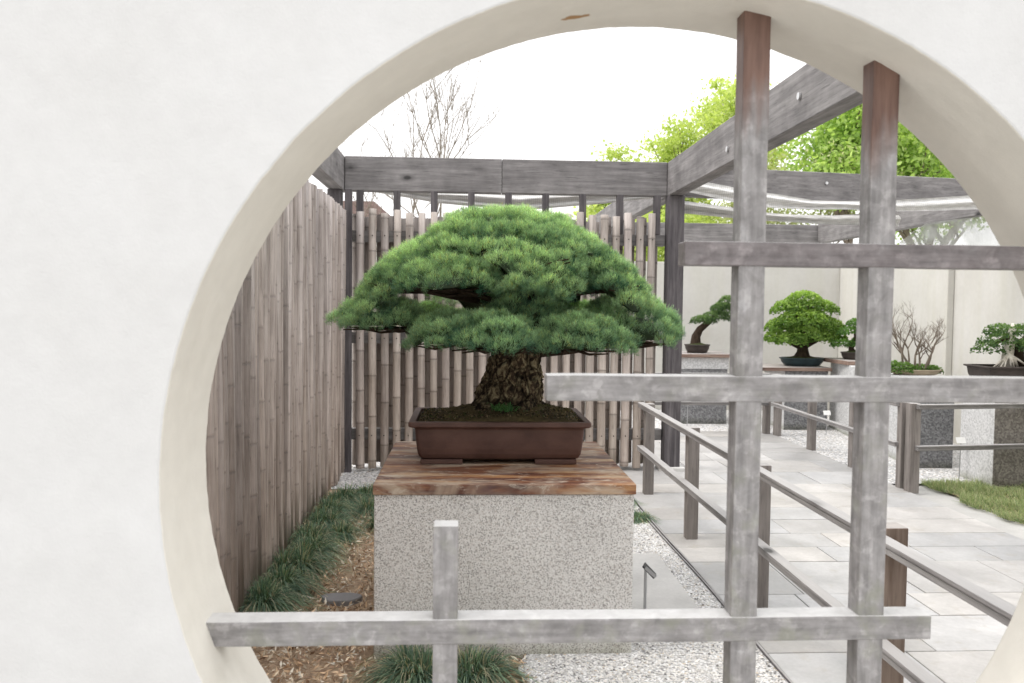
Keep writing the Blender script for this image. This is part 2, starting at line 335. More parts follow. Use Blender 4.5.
# ------------------------------------------------------------------ mesh helpers
class MB:
    def __init__(s): s.v = []; s.f = []; s.c = []; s.mi = []; s.cur = (1, 1, 1); s.m = 0
    def add(s, vs, fs):
        o = len(s.v); s.v += [tuple(v) for v in vs]; s.c += [s.cur]*len(vs)
        for f in fs: s.f.append(tuple(i+o for i in f)); s.mi.append(s.m)
    def box(s, x0, x1, y0, y1, z0, z1, mis=None):
        vs = [(x0, y0, z0), (x1, y0, z0), (x1, y1, z0), (x0, y1, z0), (x0, y0, z1), (x1, y0, z1), (x1, y1, z1), (x0, y1, z1)]
        fs = [(0, 3, 2, 1), (4, 5, 6, 7), (0, 1, 5, 4), (1, 2, 6, 5), (2, 3, 7, 6), (3, 0, 4, 7)]  # bottom top front right back left
        o = len(s.f); s.add(vs, fs)
        if mis:
            for k, m in enumerate(mis): s.mi[o+k] = m
    def bar(s, a, b, w, h, up=Vector((0, 0, 1))):
        a = Vector(a); b = Vector(b); d = (b-a).normalized(); side = d.cross(up).normalized()*w/2; u = side.cross(d).normalized()*h/2
        vs = [a-side-u, a+side-u, a+side+u, a-side+u, b-side-u, b+side-u, b+side+u, b-side+u]
        s.add(vs, [(0, 1, 2, 3), (7, 6, 5, 4), (0, 4, 5, 1), (1, 5, 6, 2), (2, 6, 7, 3), (3, 7, 4, 0)])
    def tube(s, pts, rad, n=8, cap=True, nz=0.0, nf=20):
        pts = [Vector(p) for p in pts]; k = len(pts); rings = []
        t0 = (pts[1]-pts[0]).normalized(); ref = Vector((0, 0, 1)) if abs(t0.z) < 0.9 else Vector((1, 0, 0))
        a = t0.cross(ref).normalized()
        for i, p in enumerate(pts):
            t = (pts[min(i+1, k-1)]-pts[max(i-1, 0)]).normalized(); a = (a-t*a.dot(t)).normalized(); b = t.cross(a)
            r = rad[i] if isinstance(rad, (list, tuple)) else rad
            for j in range(n):
                th = 2*PI*j/n; q = a*math.cos(th)+b*math.sin(th); rr = r
                if nz: rr = r*(1+nz*mnoise.noise((p+q*r)*nf))
                rings.append(p+q*rr)
        fs = [(i*n+j, i*n+(j+1) % n, (i+1)*n+(j+1) % n, (i+1)*n+j) for i in range(k-1) for j in range(n)]
        if cap: fs += [tuple(reversed(range(n))), tuple(range((k-1)*n, k*n))]
        s.add(rings, fs)
    def loft(s, secs, cap=True):
        """secs: list of closed rings (equal length lists of points)"""
        n = len(secs[0]); vs = [p for r in secs for p in r]
        fs = [(i*n+j, i*n+(j+1) % n, (i+1)*n+(j+1) % n, (i+1)*n+j) for i in range(len(secs)-1) for j in range(n)]
        if cap: fs += [tuple(reversed(range(n))), tuple(range((len(secs)-1)*n, len(secs)*n))]
        s.add(vs, fs)
    def build(s, name, mat, parent=None, bevel=0, smooth=False, seg=2):
        me = bpy.data.meshes.new(name)
        o = Vector(parent.location) if parent else Vector((0, 0, 0))
        if parent and parent.parent: o = o + Vector(parent.parent.location)
        me.from_pydata([(v[0]-o.x, v[1]-o.y, v[2]-o.z) for v in s.v], [], s.f)
        mats = mat if isinstance(mat, (list, tuple)) else [mat]
        for m in mats: me.materials.append(m)
        me.polygons.foreach_set('material_index', s.mi)
        if smooth: me.polygons.foreach_set('use_smooth', [True]*len(me.polygons))
        ca = me.color_attributes.new('Col', 'FLOAT_COLOR', 'POINT')
        ca.data.foreach_set('color', np.array([(*c, 1) for c in s.c], dtype=np.float32).ravel())
        me.update()
        ob = bpy.data.objects.new(name, me); C.objects.link(ob)
        if parent: ob.parent = parent
        if bevel:
            b = ob.modifiers.new('bevel', 'BEVEL'); b.width = bevel; b.segments = seg; b.limit_method = 'ANGLE'
        return ob
def thing(name, label, cat, loc=(0, 0, 0), group=None):
    o = bpy.data.objects.new(name, None); C.objects.link(o); o.location = loc; o.empty_display_size = 0.1
    return tag(o, label, cat, group)
def tag(o, label, cat, group=None, kind=None):
    o['label'] = label; o['category'] = cat
    if group: o['group'] = group
    if kind: o['kind'] = kind
    return o
def struct(o): o['kind'] = 'structure'; return o
def tris(name, V, COL, mat, parent=None, nper=3):
    """V (n,nper,3) COL (n,nper,3)"""
    n = V.shape[0]; me = bpy.data.meshes.new(name)
    if parent is not None:
        lo = np.array(parent.location)
        if parent.parent: lo = lo+np.array(parent.parent.location)
        V = V-lo
    me.vertices.add(n*nper); me.vertices.foreach_set('co', V.reshape(-1).astype(np.float32))
    me.loops.add(n*nper); me.loops.foreach_set('vertex_index', np.arange(n*nper, dtype=np.int32))
    me.polygons.add(n); me.polygons.foreach_set('loop_start', np.arange(0, n*nper, nper, dtype=np.int32))
    try: me.polygons.foreach_set('loop_total', np.full(n, nper, dtype=np.int32))
    except Exception: pass
    me.update(calc_edges=True)
    ca = me.color_attributes.new('Col', 'FLOAT_COLOR', 'POINT')
    cc = np.ones((n*nper, 4), dtype=np.float32); cc[:, :3] = COL.reshape(-1, 3); ca.data.foreach_set('color', cc.ravel())
    me.materials.append(mat); me.validate()
    ob = bpy.data.objects.new(name, me); C.objects.link(ob)
    if parent is not None: ob.parent = parent
    return ob
def nrm(a): return a/np.maximum(np.linalg.norm(a, axis=-1, keepdims=True), 1e-9)
def needles(base, d, L, wd, cb, ct):
    """triangle needles"""
    n = len(base); s = nrm(np.cross(d, nrm(rng.normal(size=(n, 3)))))*(wd/2)[:, None]
    V = np.stack([base-s, base+s, base+d*L[:, None]], 1); return V, np.stack([cb, cb, ct], 1)
def leaves(pos, size, col, up=0.6, aspect=0.6):
    n = len(pos); nn = nrm(rng.normal(size=(n, 3))+np.array([0, 0, up])); t = nrm(np.cross(nn, nrm(rng.normal(size=(n, 3))))); b = np.cross(nn, t)
    L = (size/2)[:, None]; V = np.stack([pos-t*L, pos+b*L*aspect, pos+t*L, pos-b*L*aspect], 1)
    return V, np.repeat(col[:, None, :], 4, 1)

# ------------------------------------------------------------------ ground and paving
def sheet(name, x0, x1, y0, y1, z, mat, n=1):
    m = MB(); m.add([(x0, y0, z), (x1, y0, z), (x1, y1, z), (x0, y1, z)], [(0, 1, 2, 3)]); return struct(m.build(name, mat))
sheet('ground', -400, 400, -400, 600, -0.016, MAT['ground'])
# mulch bed with gentle relief
m = MB(); nx, ny = 30, 60; X0, X1, Y0, Y1 = -1.16, 0.9, 1.92, 6.75
pts = []
for j in range(ny+1):
    for i in range(nx+1):
        x = X0+(X1-X0)*i/nx; y = Y0+(Y1-Y0)*j/ny
        pts.append((x, y, -0.004+0.02*mnoise.noise(Vector((x*3, y*3, 0)))*(1 if 0 < i < nx and 0 < j < ny else 0)))
m.add(pts, [(j*(nx+1)+i, j*(nx+1)+i+1, (j+1)*(nx+1)+i+1, (j+1)*(nx+1)+i) for j in range(ny) for i in range(nx)])
struct(m.build('mulch_bed', MAT['mulch'], smooth=True))
# gravel bed right of and in front of the stand (irregular left edge)
m = MB(); ys = np.linspace(1.92, 7.0, 60); vs = []
for y in ys:
    e = 0.27+0.05*math.sin(y*9)+0.04*mnoise.noise(Vector((y*5, 2, 0)))
    if y > 3.5: e = 0.6
    vs += [(e, y, 0.018), (1.284, y, 0.018)]
m.add(vs, [(2*i, 2*i+1, 2*i+3, 2*i+2) for i in range(len(ys)-1)])
struct(m.build('gravel_bed', MAT['gravel']))
sheet('gravel_strip', -1.2, 1.29, 6.72, 11.95, 0.002, MAT['gravel_far'])
sheet('gravel_court', 3.66, 8.0, 6.9, 11.95, 0.004, MAT['gravel_far'])
sheet('gravel_court_back', 1.7, 3.656, 9.85, 11.95, 0.004, MAT['gravel_far'])
# scattered loose stones over the gravel
n = 9000; pos = np.stack([rng.uniform(0.3, 1.27, n), 2.9+(rng.random(n)**1.5)*3.6, np.full(n, 0.02)], 1)
keep = ~((pos[:, 0] < 0.74) & (pos[:, 1] > 3.42) & (pos[:, 1] < 4.6)); keep &= ~((pos[:, 0] < 0.62) & (pos[:, 1] > 3.45))
pos = pos[keep]; n = len(pos); s_ = rng.uniform(0.004, 0.009, n)
octa = np.array([(1, 0, 0), (0, 1, 0), (-1, 0, 0), (0, -1, 0), (0, 0, .8), (0, 0, -.3)]); of = [(0, 1, 4), (1, 2, 4), (2, 3, 4), (3, 0, 4)]
ang = rng.uniform(0, 6.28, n); ca_, sa_ = np.cos(ang), np.sin(ang)
asp = rng.uniform(.6, 1, n)
P = np.zeros((n, 6, 3)); ox = octa[:, 0]; oy = octa[:, 1]
P[:, :, 0] = pos[:, 0:1]+s_[:, None]*(ox*ca_[:, None]-oy*asp[:, None]*sa_[:, None]); P[:, :, 1] = pos[:, 1:2]+s_[:, None]*(ox*sa_[:, None]+oy*asp[:, None]*ca_[:, None])
P[:, :, 2] = pos[:, 2:3]+s_[:, None]*octa[:, 2]
V = P[:, of].reshape(-1, 3, 3); g = rng.uniform(.6, .92, n); g[rng.random(n) < .07] *= .35
cl = g[:, None]*np.array([1, .97, .93]); COL = np.repeat(cl, 4, 0)[:, None, :].repeat(3, 1)
tag(tris('gravel_stones', V, COL, MAT['chips']), 'loose white and grey gravel stones beside the aggregate stand', 'gravel', kind='stuff')
# flagstone path -------------------------------------------------------------
sheet('path_bed', 1.302, 3.65, 1.92, 9.84, 0.0, MAT['bed'])
m = MB(); y = 1.93
while y < 9.8:
    d = R0.uniform(0.28, 0.56); y1 = min(y+d, 9.83); x = 1.306
    while x < 3.63:
        wd = R0.uniform(0.38, 0.95); x1 = min(x+wd, 3.645)
        if 3.645-x1 < 0.2: x1 = 3.645
        g = R0.uniform(0.41, 0.52); t = R0.random()
        m.cur = (g*(0.99+0.04*t), g*0.985, g*(0.985-0.05*t))
        h = 0.012+R0.uniform(-.0015, .0015); q = 0.0032
        m.box(x+q, x1-q, y+q, y1-q, -0.01, h)
        x = x1
    y = y1
struct(m.build('path', MAT['flag'], bevel=0.004))
m = MB(); m.tube([(1.292+0.006*math.sin(t*3.1), 1.95+t, 0.024) for t in np.linspace(0, 5.0, 50)], 0.008, 6)
m.tube([(1.275+0.012*math.sin(t*2.3+1), 3.95+t, 0.024) for t in np.linspace(0, 2.0, 24)], 0.006, 6)
tag(m.build('garden_edging', MAT['post_z'], smooth=True), 'thin dark edging strip between white gravel and stone path', 'edging')
m = MB(); m.box(0.735, 1.15, 3.72, 4.86, 0.0, 0.026)
tag(m.build('paving_slab', MAT['concrete'], bevel=0.004), 'smooth pale concrete slab set in gravel beside the stand', 'paving slab')
# flat grey stone in mulch
m = MB(); ring = []
c0 = at(341, 604, 4.15)
sec = []
for zz, sc in ((-.02, 1.05), (0.022, 1.0), (0.028, 0.95)):
    sec.append([(c0.x+sc*0.10*math.cos(a)*(1+.12*math.sin(3*a)), 4.15+sc*0.07*math.sin(a)*(1+.1*math.cos(2*a)), zz) for a in np.linspace(0, 2*PI, 20, endpoint=False)])
m.loft(sec); tag(m.build('stepping_stone', MAT['stone'], smooth=False), 'flat grey stone lying in the wood mulch', 'stone')
# wood chips
n = 24000; px = rng.uniform(-1.08, 0.62, n); py = 2.4+rng.random(n)**1.3*4.1
keep = ~((px > -0.41) & (py > 3.43)); keep &= ~((px > 0.26)); keep &= ~(((px-c0.x)/.11)**2+((py-4.15)/.08)**2 < 1); px, py = px[keep], py[keep]; n = len(px)
pos = np.stack([px, py, 0.012+rng.random(n)*0.02], 1)
cols = np.array([(0.82, 0.60, 0.40), (0.86, 0.72, 0.54), (0.68, 0.47, 0.30), (0.46, 0.31, 0.21), (0.90, 0.83, 0.70)])[rng.integers(0, 5, n)]*rng.uniform(.6, 1.1, n)[:, None]
V, COL = leaves(pos, rng.uniform(0.014, 0.05, n), cols, up=1.6, aspect=0.26)
tag(tris('wood_chips', V, COL, MAT['chips'], nper=4), 'reddish tan wood chip mulch between bamboo fence and stand', 'mulch', kind='stuff')

# ------------------------------------------------------------------ moon gate wall
CX, CZ, RR, YF, YB = 0.4017, 1.147, 0.988, 1.607, 1.9
wall = thing('moon_gate_wall', 'white stucco wall with round moon gate opening', 'wall', (CX, YF, 0))
NS = 512
def rect_pt(a, x0=-4.5, x1=5.5, z0=-0.015, z1=3.4):
    dx, dz = math.cos(a), math.sin(a); t = 1e9
    if dx > 1e-9: t = min(t, (x1-CX)/dx)
    if dx < -1e-9: t = min(t, (x0-CX)/dx)
    if dz > 1e-9: t = min(t, (z1-CZ)/dz)
    if dz < -1e-9: t = min(t, (z0-CZ)/dz)
    return (CX+dx*t, CZ+dz*t)
AN = sorted(set([2*PI*i/NS for i in range(NS)]+[math.atan2(z-CZ, x-CX) % (2*PI) for x in (-4.5, 5.5) for z in (-0.015, 3.4)]))
K = len(AN)
def rj(a, k): return 0.0012*mnoise.noise(Vector((math.cos(a)*20+k*7, math.sin(a)*20, k)))+0.0012*mnoise.noise(Vector((math.cos(a)*50+k*7, math.sin(a)*50, k)))
def ringp(rad, y, k=0, j=True): return [(CX+(rad+(rj(a, k) if j else 0))*math.cos(a), y, CZ+(rad+(rj(a, k) if j else 0))*math.sin(a)) for a in AN]
m = MB()
rf = [ringp(RR+0.005, YF, 1), ringp(RR+0.0015, YF+0.0015, 1), ringp(RR, YF+0.005, 1)]
rb = [ringp(RR, YB-0.012, 2), ringp(RR+0.0035, YB-0.0035, 2), ringp(RR+0.012, YB, 2)]
def strip(a, b, flip=False):
    o = len(a); fs = [(i, (i+1) % o, o+(i+1) % o, o+i) for i in range(o)]
    if flip: fs = [tuple(reversed(f)) for f in fs]
    m.add(a+b, fs)
outf = [(rect_pt(a)[0], YF, rect_pt(a)[1]) for a in AN]; outb = [(rect_pt(a)[0], YB, rect_pt(a)[1]) for a in AN]
strip(rf[0], outf, True); strip(rf[1], rf[0], True); m.m = 1; strip(rf[2], rf[1], True)
m.m = 0; strip(outf, outb, True); strip(outb, rb[2], True); strip(rb[2], rb[1], True)
m.m = 0
m.build('wall_face', [MAT['wall_front'], MAT['wall_reveal']], wall)
m = MB(); prev = rf[2]
for k in range(1, 13):
    t = k/12; y = YF+0.005+(YB-YF-0.017)*t
    cur = rb[0] if k == 12 else [(CX+(RR+0.0015*mnoise.noise(Vector((math.cos(a)*10, y*20, math.sin(a)*10)))+rj(a, 1)*(1-t)+rj(a, 2)*t)*math.cos(a), y, CZ+(RR+0.0015*mnoise.noise(Vector((math.cos(a)*10, y*20, math.sin(a)*10)))+rj(a, 1)*(1-t)+rj(a, 2)*t)*math.sin(a)) for a in AN]
    strip(prev, cur, True); prev = cur
strip(rb[0], rb[1], True)
m.build('opening_reveal', MAT['wall_reveal'], wall, smooth=True)

# ------------------------------------------------------------------ lattice in the opening
lat = thing('moon_gate_lattice', 'weathered grey timber lattice bars set in the round opening', 'lattice', (0.6, 1.72, 0))
def zc(x, sgn): return CZ+sgn*math.sqrt(RR*RR-(x-CX)**2)
def xc(z, sgn): return CX+sgn*math.sqrt(RR*RR-(z-CZ)**2)
Yl0, Yl1 = 1.72, 1.777
def vbar(x0, x1, z0, z1, mat, y0=Yl0, y1=Yl1):
    m = MB(); k = 24
    secs = []
    for i in range(k+1):
        z = z0+(z1-z0)*i/k; j = lambda q: 0.0012*mnoise.noise(Vector((q*9, x0*50, z*6)))
        secs.append([(x0+j(1), y0+j(2), z), (x1+j(3), y0+j(2), z), (x1+j(3), y1+j(4), z), (x0+j(1), y1+j(4), z)])
    m.loft(secs); m.build('upright', mat, lat, bevel=0.0025)
def hbar(x0, x1, z0, z1, mat, y0=Yl0, y1=Yl1):
    m = MB(); k = 24; secs = []
    for i in range(k+1):
        x = x0+(x1-x0)*i/k; j = lambda q: 0.0012*mnoise.noise(Vector((q*9, z0*50, x*6)))
        secs.append([(x, y0+j(1), z0+j(2)), (x, y1+j(3), z0+j(2)), (x, y1+j(3), z1+j(4)), (x, y0+j(1), z1+j(4))])
    m.loft(secs); m.build('crossbar', mat, lat, bevel=0.0025)
vbar(0.571, 0.628, zc(0.6, -1)-0.03, zc(0.6, 1)+0.03, MAT['lat_v'], Yl0+0.003, Yl1-0.003)
vbar(0.851, 0.908, zc(0.88, -1)-0.03, zc(0.88, 1)+0.04, MAT['lat_v2'], Yl0+0.003, Yl1-0.003)
vbar(-0.068, -0.015, zc(-0.04, -1)-0.04, 1.037, MAT['lat_s'], Yl0+0.003, Yl1-0.003)
hbar(0.454, xc(1.61, 1)+0.05, 1.590, 1.640, MAT['lat_ht'])
hbar(0.167, xc(1.33, 1)+0.03, 1.302, 1.356, MAT['lat_h'])
hbar(xc(0.8, -1)-0.03, 1.013, 0.785, 0.838, MAT['lat_h'])

# ------------------------------------------------------------------ main stand
X0, X1, Y0, DEP = -0.388, 0.722, 3.447, 1.11
st = thing('display_stand', 'pale aggregate concrete stand with reddish plank top under the large pine', 'stand', (0.167, 4.0, 0))
m = MB(); m.box(X0+0.004, X1-0.006, Y0+0.012, Y0+DEP-0.012, -0.012, 0.704); m.build('block', MAT['aggr'], st, bevel=0.006)
m = MB(); nb = 5
for k in range(nb):
    a = Y0+DEP*k/nb; b = Y0+DEP*(k+1)/nb
    m.box(X0, X1, a+0.0012, b-0.0012, 0.7055+R0.uniform(0, .0015), 0.75+R0.uniform(-.002, .001))
m.build('plank_top', MAT['slab'], st, bevel=0.003)

# ------------------------------------------------------------------ pots
def rrect(cx, cy, hx, hy, r, z, n=6):
    pts = []
    for (sx, sy, a0) in ((1, 1, 0), (-1, 1, PI/2), (-1, -1, PI), (1, -1, 3*PI/2)):
        for k in range(n+1):
            a = a0+PI/2*k/n; pts.append((cx+sx*(hx-r)+r*math.cos(a), cy+sy*(hy-r)+r*math.sin(a), z))
    return pts
def rect_pot(root, cx, cy, z, hx, hy, h, mat, r=0.03, foot=0.018):
    m = MB(); s = h
    prof = [(0.72, foot/s), (0.775, foot/s+0.015), (0.82, 0.15), (0.848, 0.23), (0.865, 0.36), (0.88, 0.55), (0.895, 0.80), (0.91, 0.84), (0.985, 0.875), (1.0, 0.895), (1.0, 0.975), (0.99, 1.0)]
    secs = []
    for q, t in prof: secs.append(rrect(cx, cy, hx-(1-q)*min(hx, hy)*1.0, hy-(1-q)*min(hx, hy)*1.0, r, z+t*h))
    for q, t in ((0.90, 1.0), (0.885, 0.985), (0.88, 0.8)): secs.append(rrect(cx, cy, hx-(1-q)*min(hx, hy), hy-(1-q)*min(hx, hy), r*.7, z+t*h))
    m.loft(secs); pb = m.build('pot_body', mat, root, smooth=False, bevel=0.0015)
    for sx in (-1, 1):
        for sy in (-1, 1):
            m = MB(); fx = cx+sx*(hx*0.63); fy = cy+sy*(hy-min(hx, hy)*0.27)
            m.box(fx-hx*0.24, fx+hx*0.22, fy-hy*0.10, fy+hy*0.10, z, z+foot+0.004)
            m.build('pot_foot', mat, pb, bevel=0.003)

# ------------------------------------------------------------------ large pine bonsai
PX, PY = 0.166, 4.12
pine = thing('pine_bonsai', 'large old pine bonsai with broad tiered crown in brown rectangular pot', 'bonsai', (PX, PY, 0.75))
POTC = (at(500.6, 421, 3.84).x, 3.84+0.285)
rect_pot(pine, POTC[0], POTC[1], 0.751, 0.430, 0.285, 0.205, MAT['clay'], 0.02)
# soil mound
m = MB(); NX, NY = 70, 44; hx, hy = 0.395, 0.25
TX = at(511, 400, PY).x
vs = []
for j in range(NY+1):
    for i in range(NX+1):
        u = -1+2*i/NX; v = -1+2*j/NY; x = POTC[0]+u*hx; y = POTC[1]+v*hy
        edge = (1-u**6)*(1-v**6)
        d = math.hypot((x-TX)/0.33, (y-PY)/0.24)
        h = 0.938+0.012*edge+0.085*edge*math.exp(-d*d*1.1)+0.012*edge*mnoise.noise(Vector((x*22, y*22, 1)))+0.008*edge*mnoise.noise(Vector((x*60, y*60, 1)))
        g = 0.5+0.5*mnoise.noise(Vector((x*9, y*9, 5))); m.cur = (0.085+0.04*g, 0.065+0.035*g, 0.042)
        m.add([(x, y, h)], [])
m.f = [(j*(NX+1)+i, j*(NX+1)+i+1, (j+1)*(NX+1)+i+1, (j+1)*(NX+1)+i) for j in range(NY) for i in range(NX)]; m.mi = [0]*len(m.f)
m.build('soil', MAT['soilmat'], pine, smooth=True)
# trunk with root flare
m = MB(); NR, NH = 90, 64; zb, zt = 0.925, 1.36
vs = []
for i in range(NH+1):
    t = i/NH; z = zb+(zt-zb)*t
    cxm = TX-0.004+0.030*min(1, t*1.3); r = 0.150-0.030*t+0.085*math.exp(-t*9)
    for j in range(NR):
        a = 2*PI*j/NR; p = Vector((math.cos(a), math.sin(a), z*4))
        left = 0.5-0.5*math.cos(a); left = left*left
        rr = r*(1+0.10*mnoise.noise(p*1.3))+0.105*left*math.exp(-t*3.6)
        rr += 0.05*math.exp(-t*8)*max(0, math.sin(a*5+1.2))
        q = Vector((math.cos(a)*rr*14, math.sin(a)*rr*14, z*11))
        f = mnoise.fractal(q*2.0, 0.8, 2.1, 5)
        cell = mnoise.cell(Vector((q.x*1.2, q.y*1.2, q.z*0.8)))
        rr += 0.016*f+0.009*cell
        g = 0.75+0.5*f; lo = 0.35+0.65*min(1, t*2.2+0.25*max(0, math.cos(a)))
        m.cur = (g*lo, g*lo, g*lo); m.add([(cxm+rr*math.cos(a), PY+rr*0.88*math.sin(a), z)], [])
m.f = [(i*NR+j, i*NR+(j+1) % NR, (i+1)*NR+(j+1) % NR, (i+1)*NR+j) for i in range(NH) for j in range(NR)]; m.mi = [0]*len(m.f)
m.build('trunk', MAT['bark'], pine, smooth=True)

# pads: photo x, y of base, y of top, half width m, half depth m, centre depth
PADS = [
 (515, 262, 203, .45, .42, 4.15), (470, 262, 213, .26, .30, 4.0), (568, 264, 213, .26, .32, 4.05),
 (425, 285, 238, .31, .36, 4.12), (452, 297, 256, .25, .24, 3.82), (527, 270, 226, .30, .26, 3.80),
 (600, 290, 238, .24, .36, 4.10), (617, 296, 262, .17, .24, 3.92), (392, 293, 262, .19, .25, 3.98),
 (515, 282, 215, .56, .34, 4.45),
 (383, 335, 299, .255, .25, 4.02), (452, 352, 314, .21, .20, 3.80), (492, 357, 314, .25, .22, 3.74),
 (523, 330, 282, .23, .24, 4.0), (626, 349, 296, .275, .28, 4.05), (577, 357, 316, .25, .22, 3.80),
 (560, 332, 304, .30, .22, 4.5), (425, 328, 306, .20, .22, 4.5)]
ENV = [(0, 2.005), (.20, 1.965), (.37, 1.875), (.51, 1.765), (.61, 1.665), (.68, 1.575), (.76, 1.475), (.84, 1.385), (.95, 1.27)]
def envz(x, y):
    return float(np.interp(math.hypot(x-(TX-.035), (y-4.08)*1.3), [e[0] for e in ENV], [e[1] for e in ENV]))+.045*mnoise.noise(Vector((x*6.5, y*6.5, 2.2)))
lobes = []          # centre, radius, outward normal, tone
padc = []
for k, (x, yb, yt, rx, ry, Y) in enumerate(PADS):
    c = at(x, yb-4, Y); h = at(x, yt, Y).z-c.z; padc.append((c, rx, ry, h)); c = np.array(c); got = []; tries = 0
    lowt = 0.0 if k < 10 else 0.0
    while tries < 1300:
        tries += 1
        ph = rng.uniform(0, 2*PI); q = math.sqrt(rng.random())
        if rng.random() < .35: q = rng.uniform(.9, 1)
        lob = 1+.07*math.sin(3*ph+k)+.05*math.sin(5*ph+k*2.3); hz = math.sqrt(max(0, 1-q*q))
        R_ = rng.uniform(.050, .074); a = max(rx-R_*1.0, .05); b_ = max(ry-R_*1.0, .05); hh = max(h-R_*.7, .03)
        p = np.array([a*q*lob*math.cos(ph), b_*q*lob*math.sin(ph), hh*hz+.012-(.015*rng.random() if q > .85 else 0)])
        nn = np.array([p[0]/a**2, p[1]/b_**2, p[2]/hh**2]); nn /= np.linalg.norm(nn); P_ = c+p
        zm = envz(P_[0], P_[1])-R_*.8
        if k < 10 and P_[2] > zm: P_[2] = zm-rng.uniform(0, .02)
        if got and min(np.linalg.norm(P_-g) for g in got) < .070: continue
        got.append(P_); lobes.append((P_, R_, nn, lowt+rng.normal()*.11+.25*hz, 1.0 if k >= 10 else 0.0))
LC_ = np.array([l[0] for l in lobes]); LR = np.array([l[1] for l in lobes])
bp, bn, bh = [], [], []
bcool = []
for k, (P_, R_, nn, tn, cl_) in enumerate(lobes):
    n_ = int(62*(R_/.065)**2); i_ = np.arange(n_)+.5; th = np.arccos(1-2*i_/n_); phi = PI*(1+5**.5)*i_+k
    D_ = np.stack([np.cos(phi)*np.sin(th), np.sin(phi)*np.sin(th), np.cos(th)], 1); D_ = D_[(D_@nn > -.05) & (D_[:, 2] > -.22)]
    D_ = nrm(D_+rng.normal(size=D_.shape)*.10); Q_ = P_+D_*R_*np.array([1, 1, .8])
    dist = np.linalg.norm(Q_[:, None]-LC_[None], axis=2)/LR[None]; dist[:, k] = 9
    ok = dist.min(1) > .74; bp.append(Q_[ok]); bn.append(D_[ok]); bcool.append(np.full(int(ok.sum()), cl_)); crease = np.clip((dist.min(1)[ok]-.74)/.5, 0, 1); bh.append(tn+.36*D_[ok][:, 2]+.42*crease)  # crease buds darkened, upward buds paled: shade in the colour
bp = np.concatenate(bp); bn = np.concatenate(bn); bh = np.concatenate(bh); bcool = np.concatenate(bcool)
keep = np.ones(len(bp), bool)
for (c, rx, ry, h) in padc:
    q = (bp-np.array(c))/np.array([rx, ry, h]); keep &= ~((np.linalg.norm(q, axis=1) < 0.50) & (q[:, 2] > 0.05))
bp, bn, bh, bcool = bp[keep], bn[keep], bh[keep], bcool[keep]
NB = len(bp); PER = 62
print('buns', NB, 'lobes', len(lobes))
bi = np.repeat(np.arange(NB), PER); n = len(bi)
brad = rng.uniform(0.85, 1.2, NB)
root = bp[bi]+rng.normal(size=(n, 3))*0.0085-bn[bi]*.004
dd = nrm(rng.normal(size=(n, 3))*.42+bn[bi]*0.62+np.array([0, 0, 0.62]))
L = rng.uniform(0.012, 0.023, n)*brad[bi]
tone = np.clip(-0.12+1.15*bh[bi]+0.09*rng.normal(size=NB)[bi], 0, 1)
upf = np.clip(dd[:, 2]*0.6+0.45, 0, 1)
cA = np.array([0.055, 0.165, 0.115]); cB = np.array([0.66, 0.90, 0.48]); base = cA+(cB-cA)*(tone*(.35+.65*upf))[:, None]  # canopy light and shade mixed into the needle colour
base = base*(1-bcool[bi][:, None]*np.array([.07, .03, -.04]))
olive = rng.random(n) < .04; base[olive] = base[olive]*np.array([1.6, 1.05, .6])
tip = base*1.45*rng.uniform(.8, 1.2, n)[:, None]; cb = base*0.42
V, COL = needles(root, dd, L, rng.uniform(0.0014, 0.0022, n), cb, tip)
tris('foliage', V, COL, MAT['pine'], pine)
# inner mass of each pad, deep shade painted as dark colour
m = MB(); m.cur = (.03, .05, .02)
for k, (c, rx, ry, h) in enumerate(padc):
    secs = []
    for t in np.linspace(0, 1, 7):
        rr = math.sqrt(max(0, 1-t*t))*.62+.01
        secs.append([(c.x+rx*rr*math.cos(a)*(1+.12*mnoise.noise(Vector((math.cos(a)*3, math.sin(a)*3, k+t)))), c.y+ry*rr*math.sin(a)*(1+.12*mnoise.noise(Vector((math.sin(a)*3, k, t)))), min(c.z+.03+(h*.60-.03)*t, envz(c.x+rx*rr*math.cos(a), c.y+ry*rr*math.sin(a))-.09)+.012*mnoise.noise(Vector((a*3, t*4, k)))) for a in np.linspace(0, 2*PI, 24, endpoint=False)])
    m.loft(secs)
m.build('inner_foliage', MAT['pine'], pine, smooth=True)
# twigs and branches
m = MB(); tb = Vector((TX+0.02, PY, 1.25))
tops = [Vector((TX+0.03, PY+.02, 1.72)), Vector((TX-0.05, PY, 1.55)), Vector((TX+0.1, PY, 1.5))]
m.tube([tb, tb.lerp(tops[0], .35)+Vector((-.03, 0, 0)), tb.lerp(tops[0], .7)+Vector((.02, 0, 0)), tops[0]], [.125, .085, .055, .03], 12, nz=.3, nf=20)
for (c, rx, ry, h) in padc:
    s0 = Vector((TX+0.02, PY, min(max(1.27, c.z-0.06), 1.68))); e = Vector(c)+Vector((0, 0, 0.02))
    mid = s0.lerp(e, 0.5)+Vector((R0.uniform(-.03, .03), R0.uniform(-.03, .03), R0.uniform(-.02, .035)))
    m.tube([s0, mid, e], [.034, .016, .008], 8, nz=.3)
    for k in range(16):
        a = R0.uniform(0, 2*PI); f = R0.uniform(.5, .9); p = Vector((c.x+rx*f*math.cos(a), c.y+ry*f*math.sin(a), c.z+R0.uniform(.0, .03)))
        b0 = mid.lerp(e, R0.uniform(.3, 1)); mm = b0.lerp(p, .5)+Vector((R0.uniform(-.02, .02), R0.uniform(-.02, .02), R0.uniform(-.02, .01)))
        m.tube([b0, mm, p], [.010, .006, .003], 5)
m.build('branches', MAT['twig_d'], pine, smooth=True)
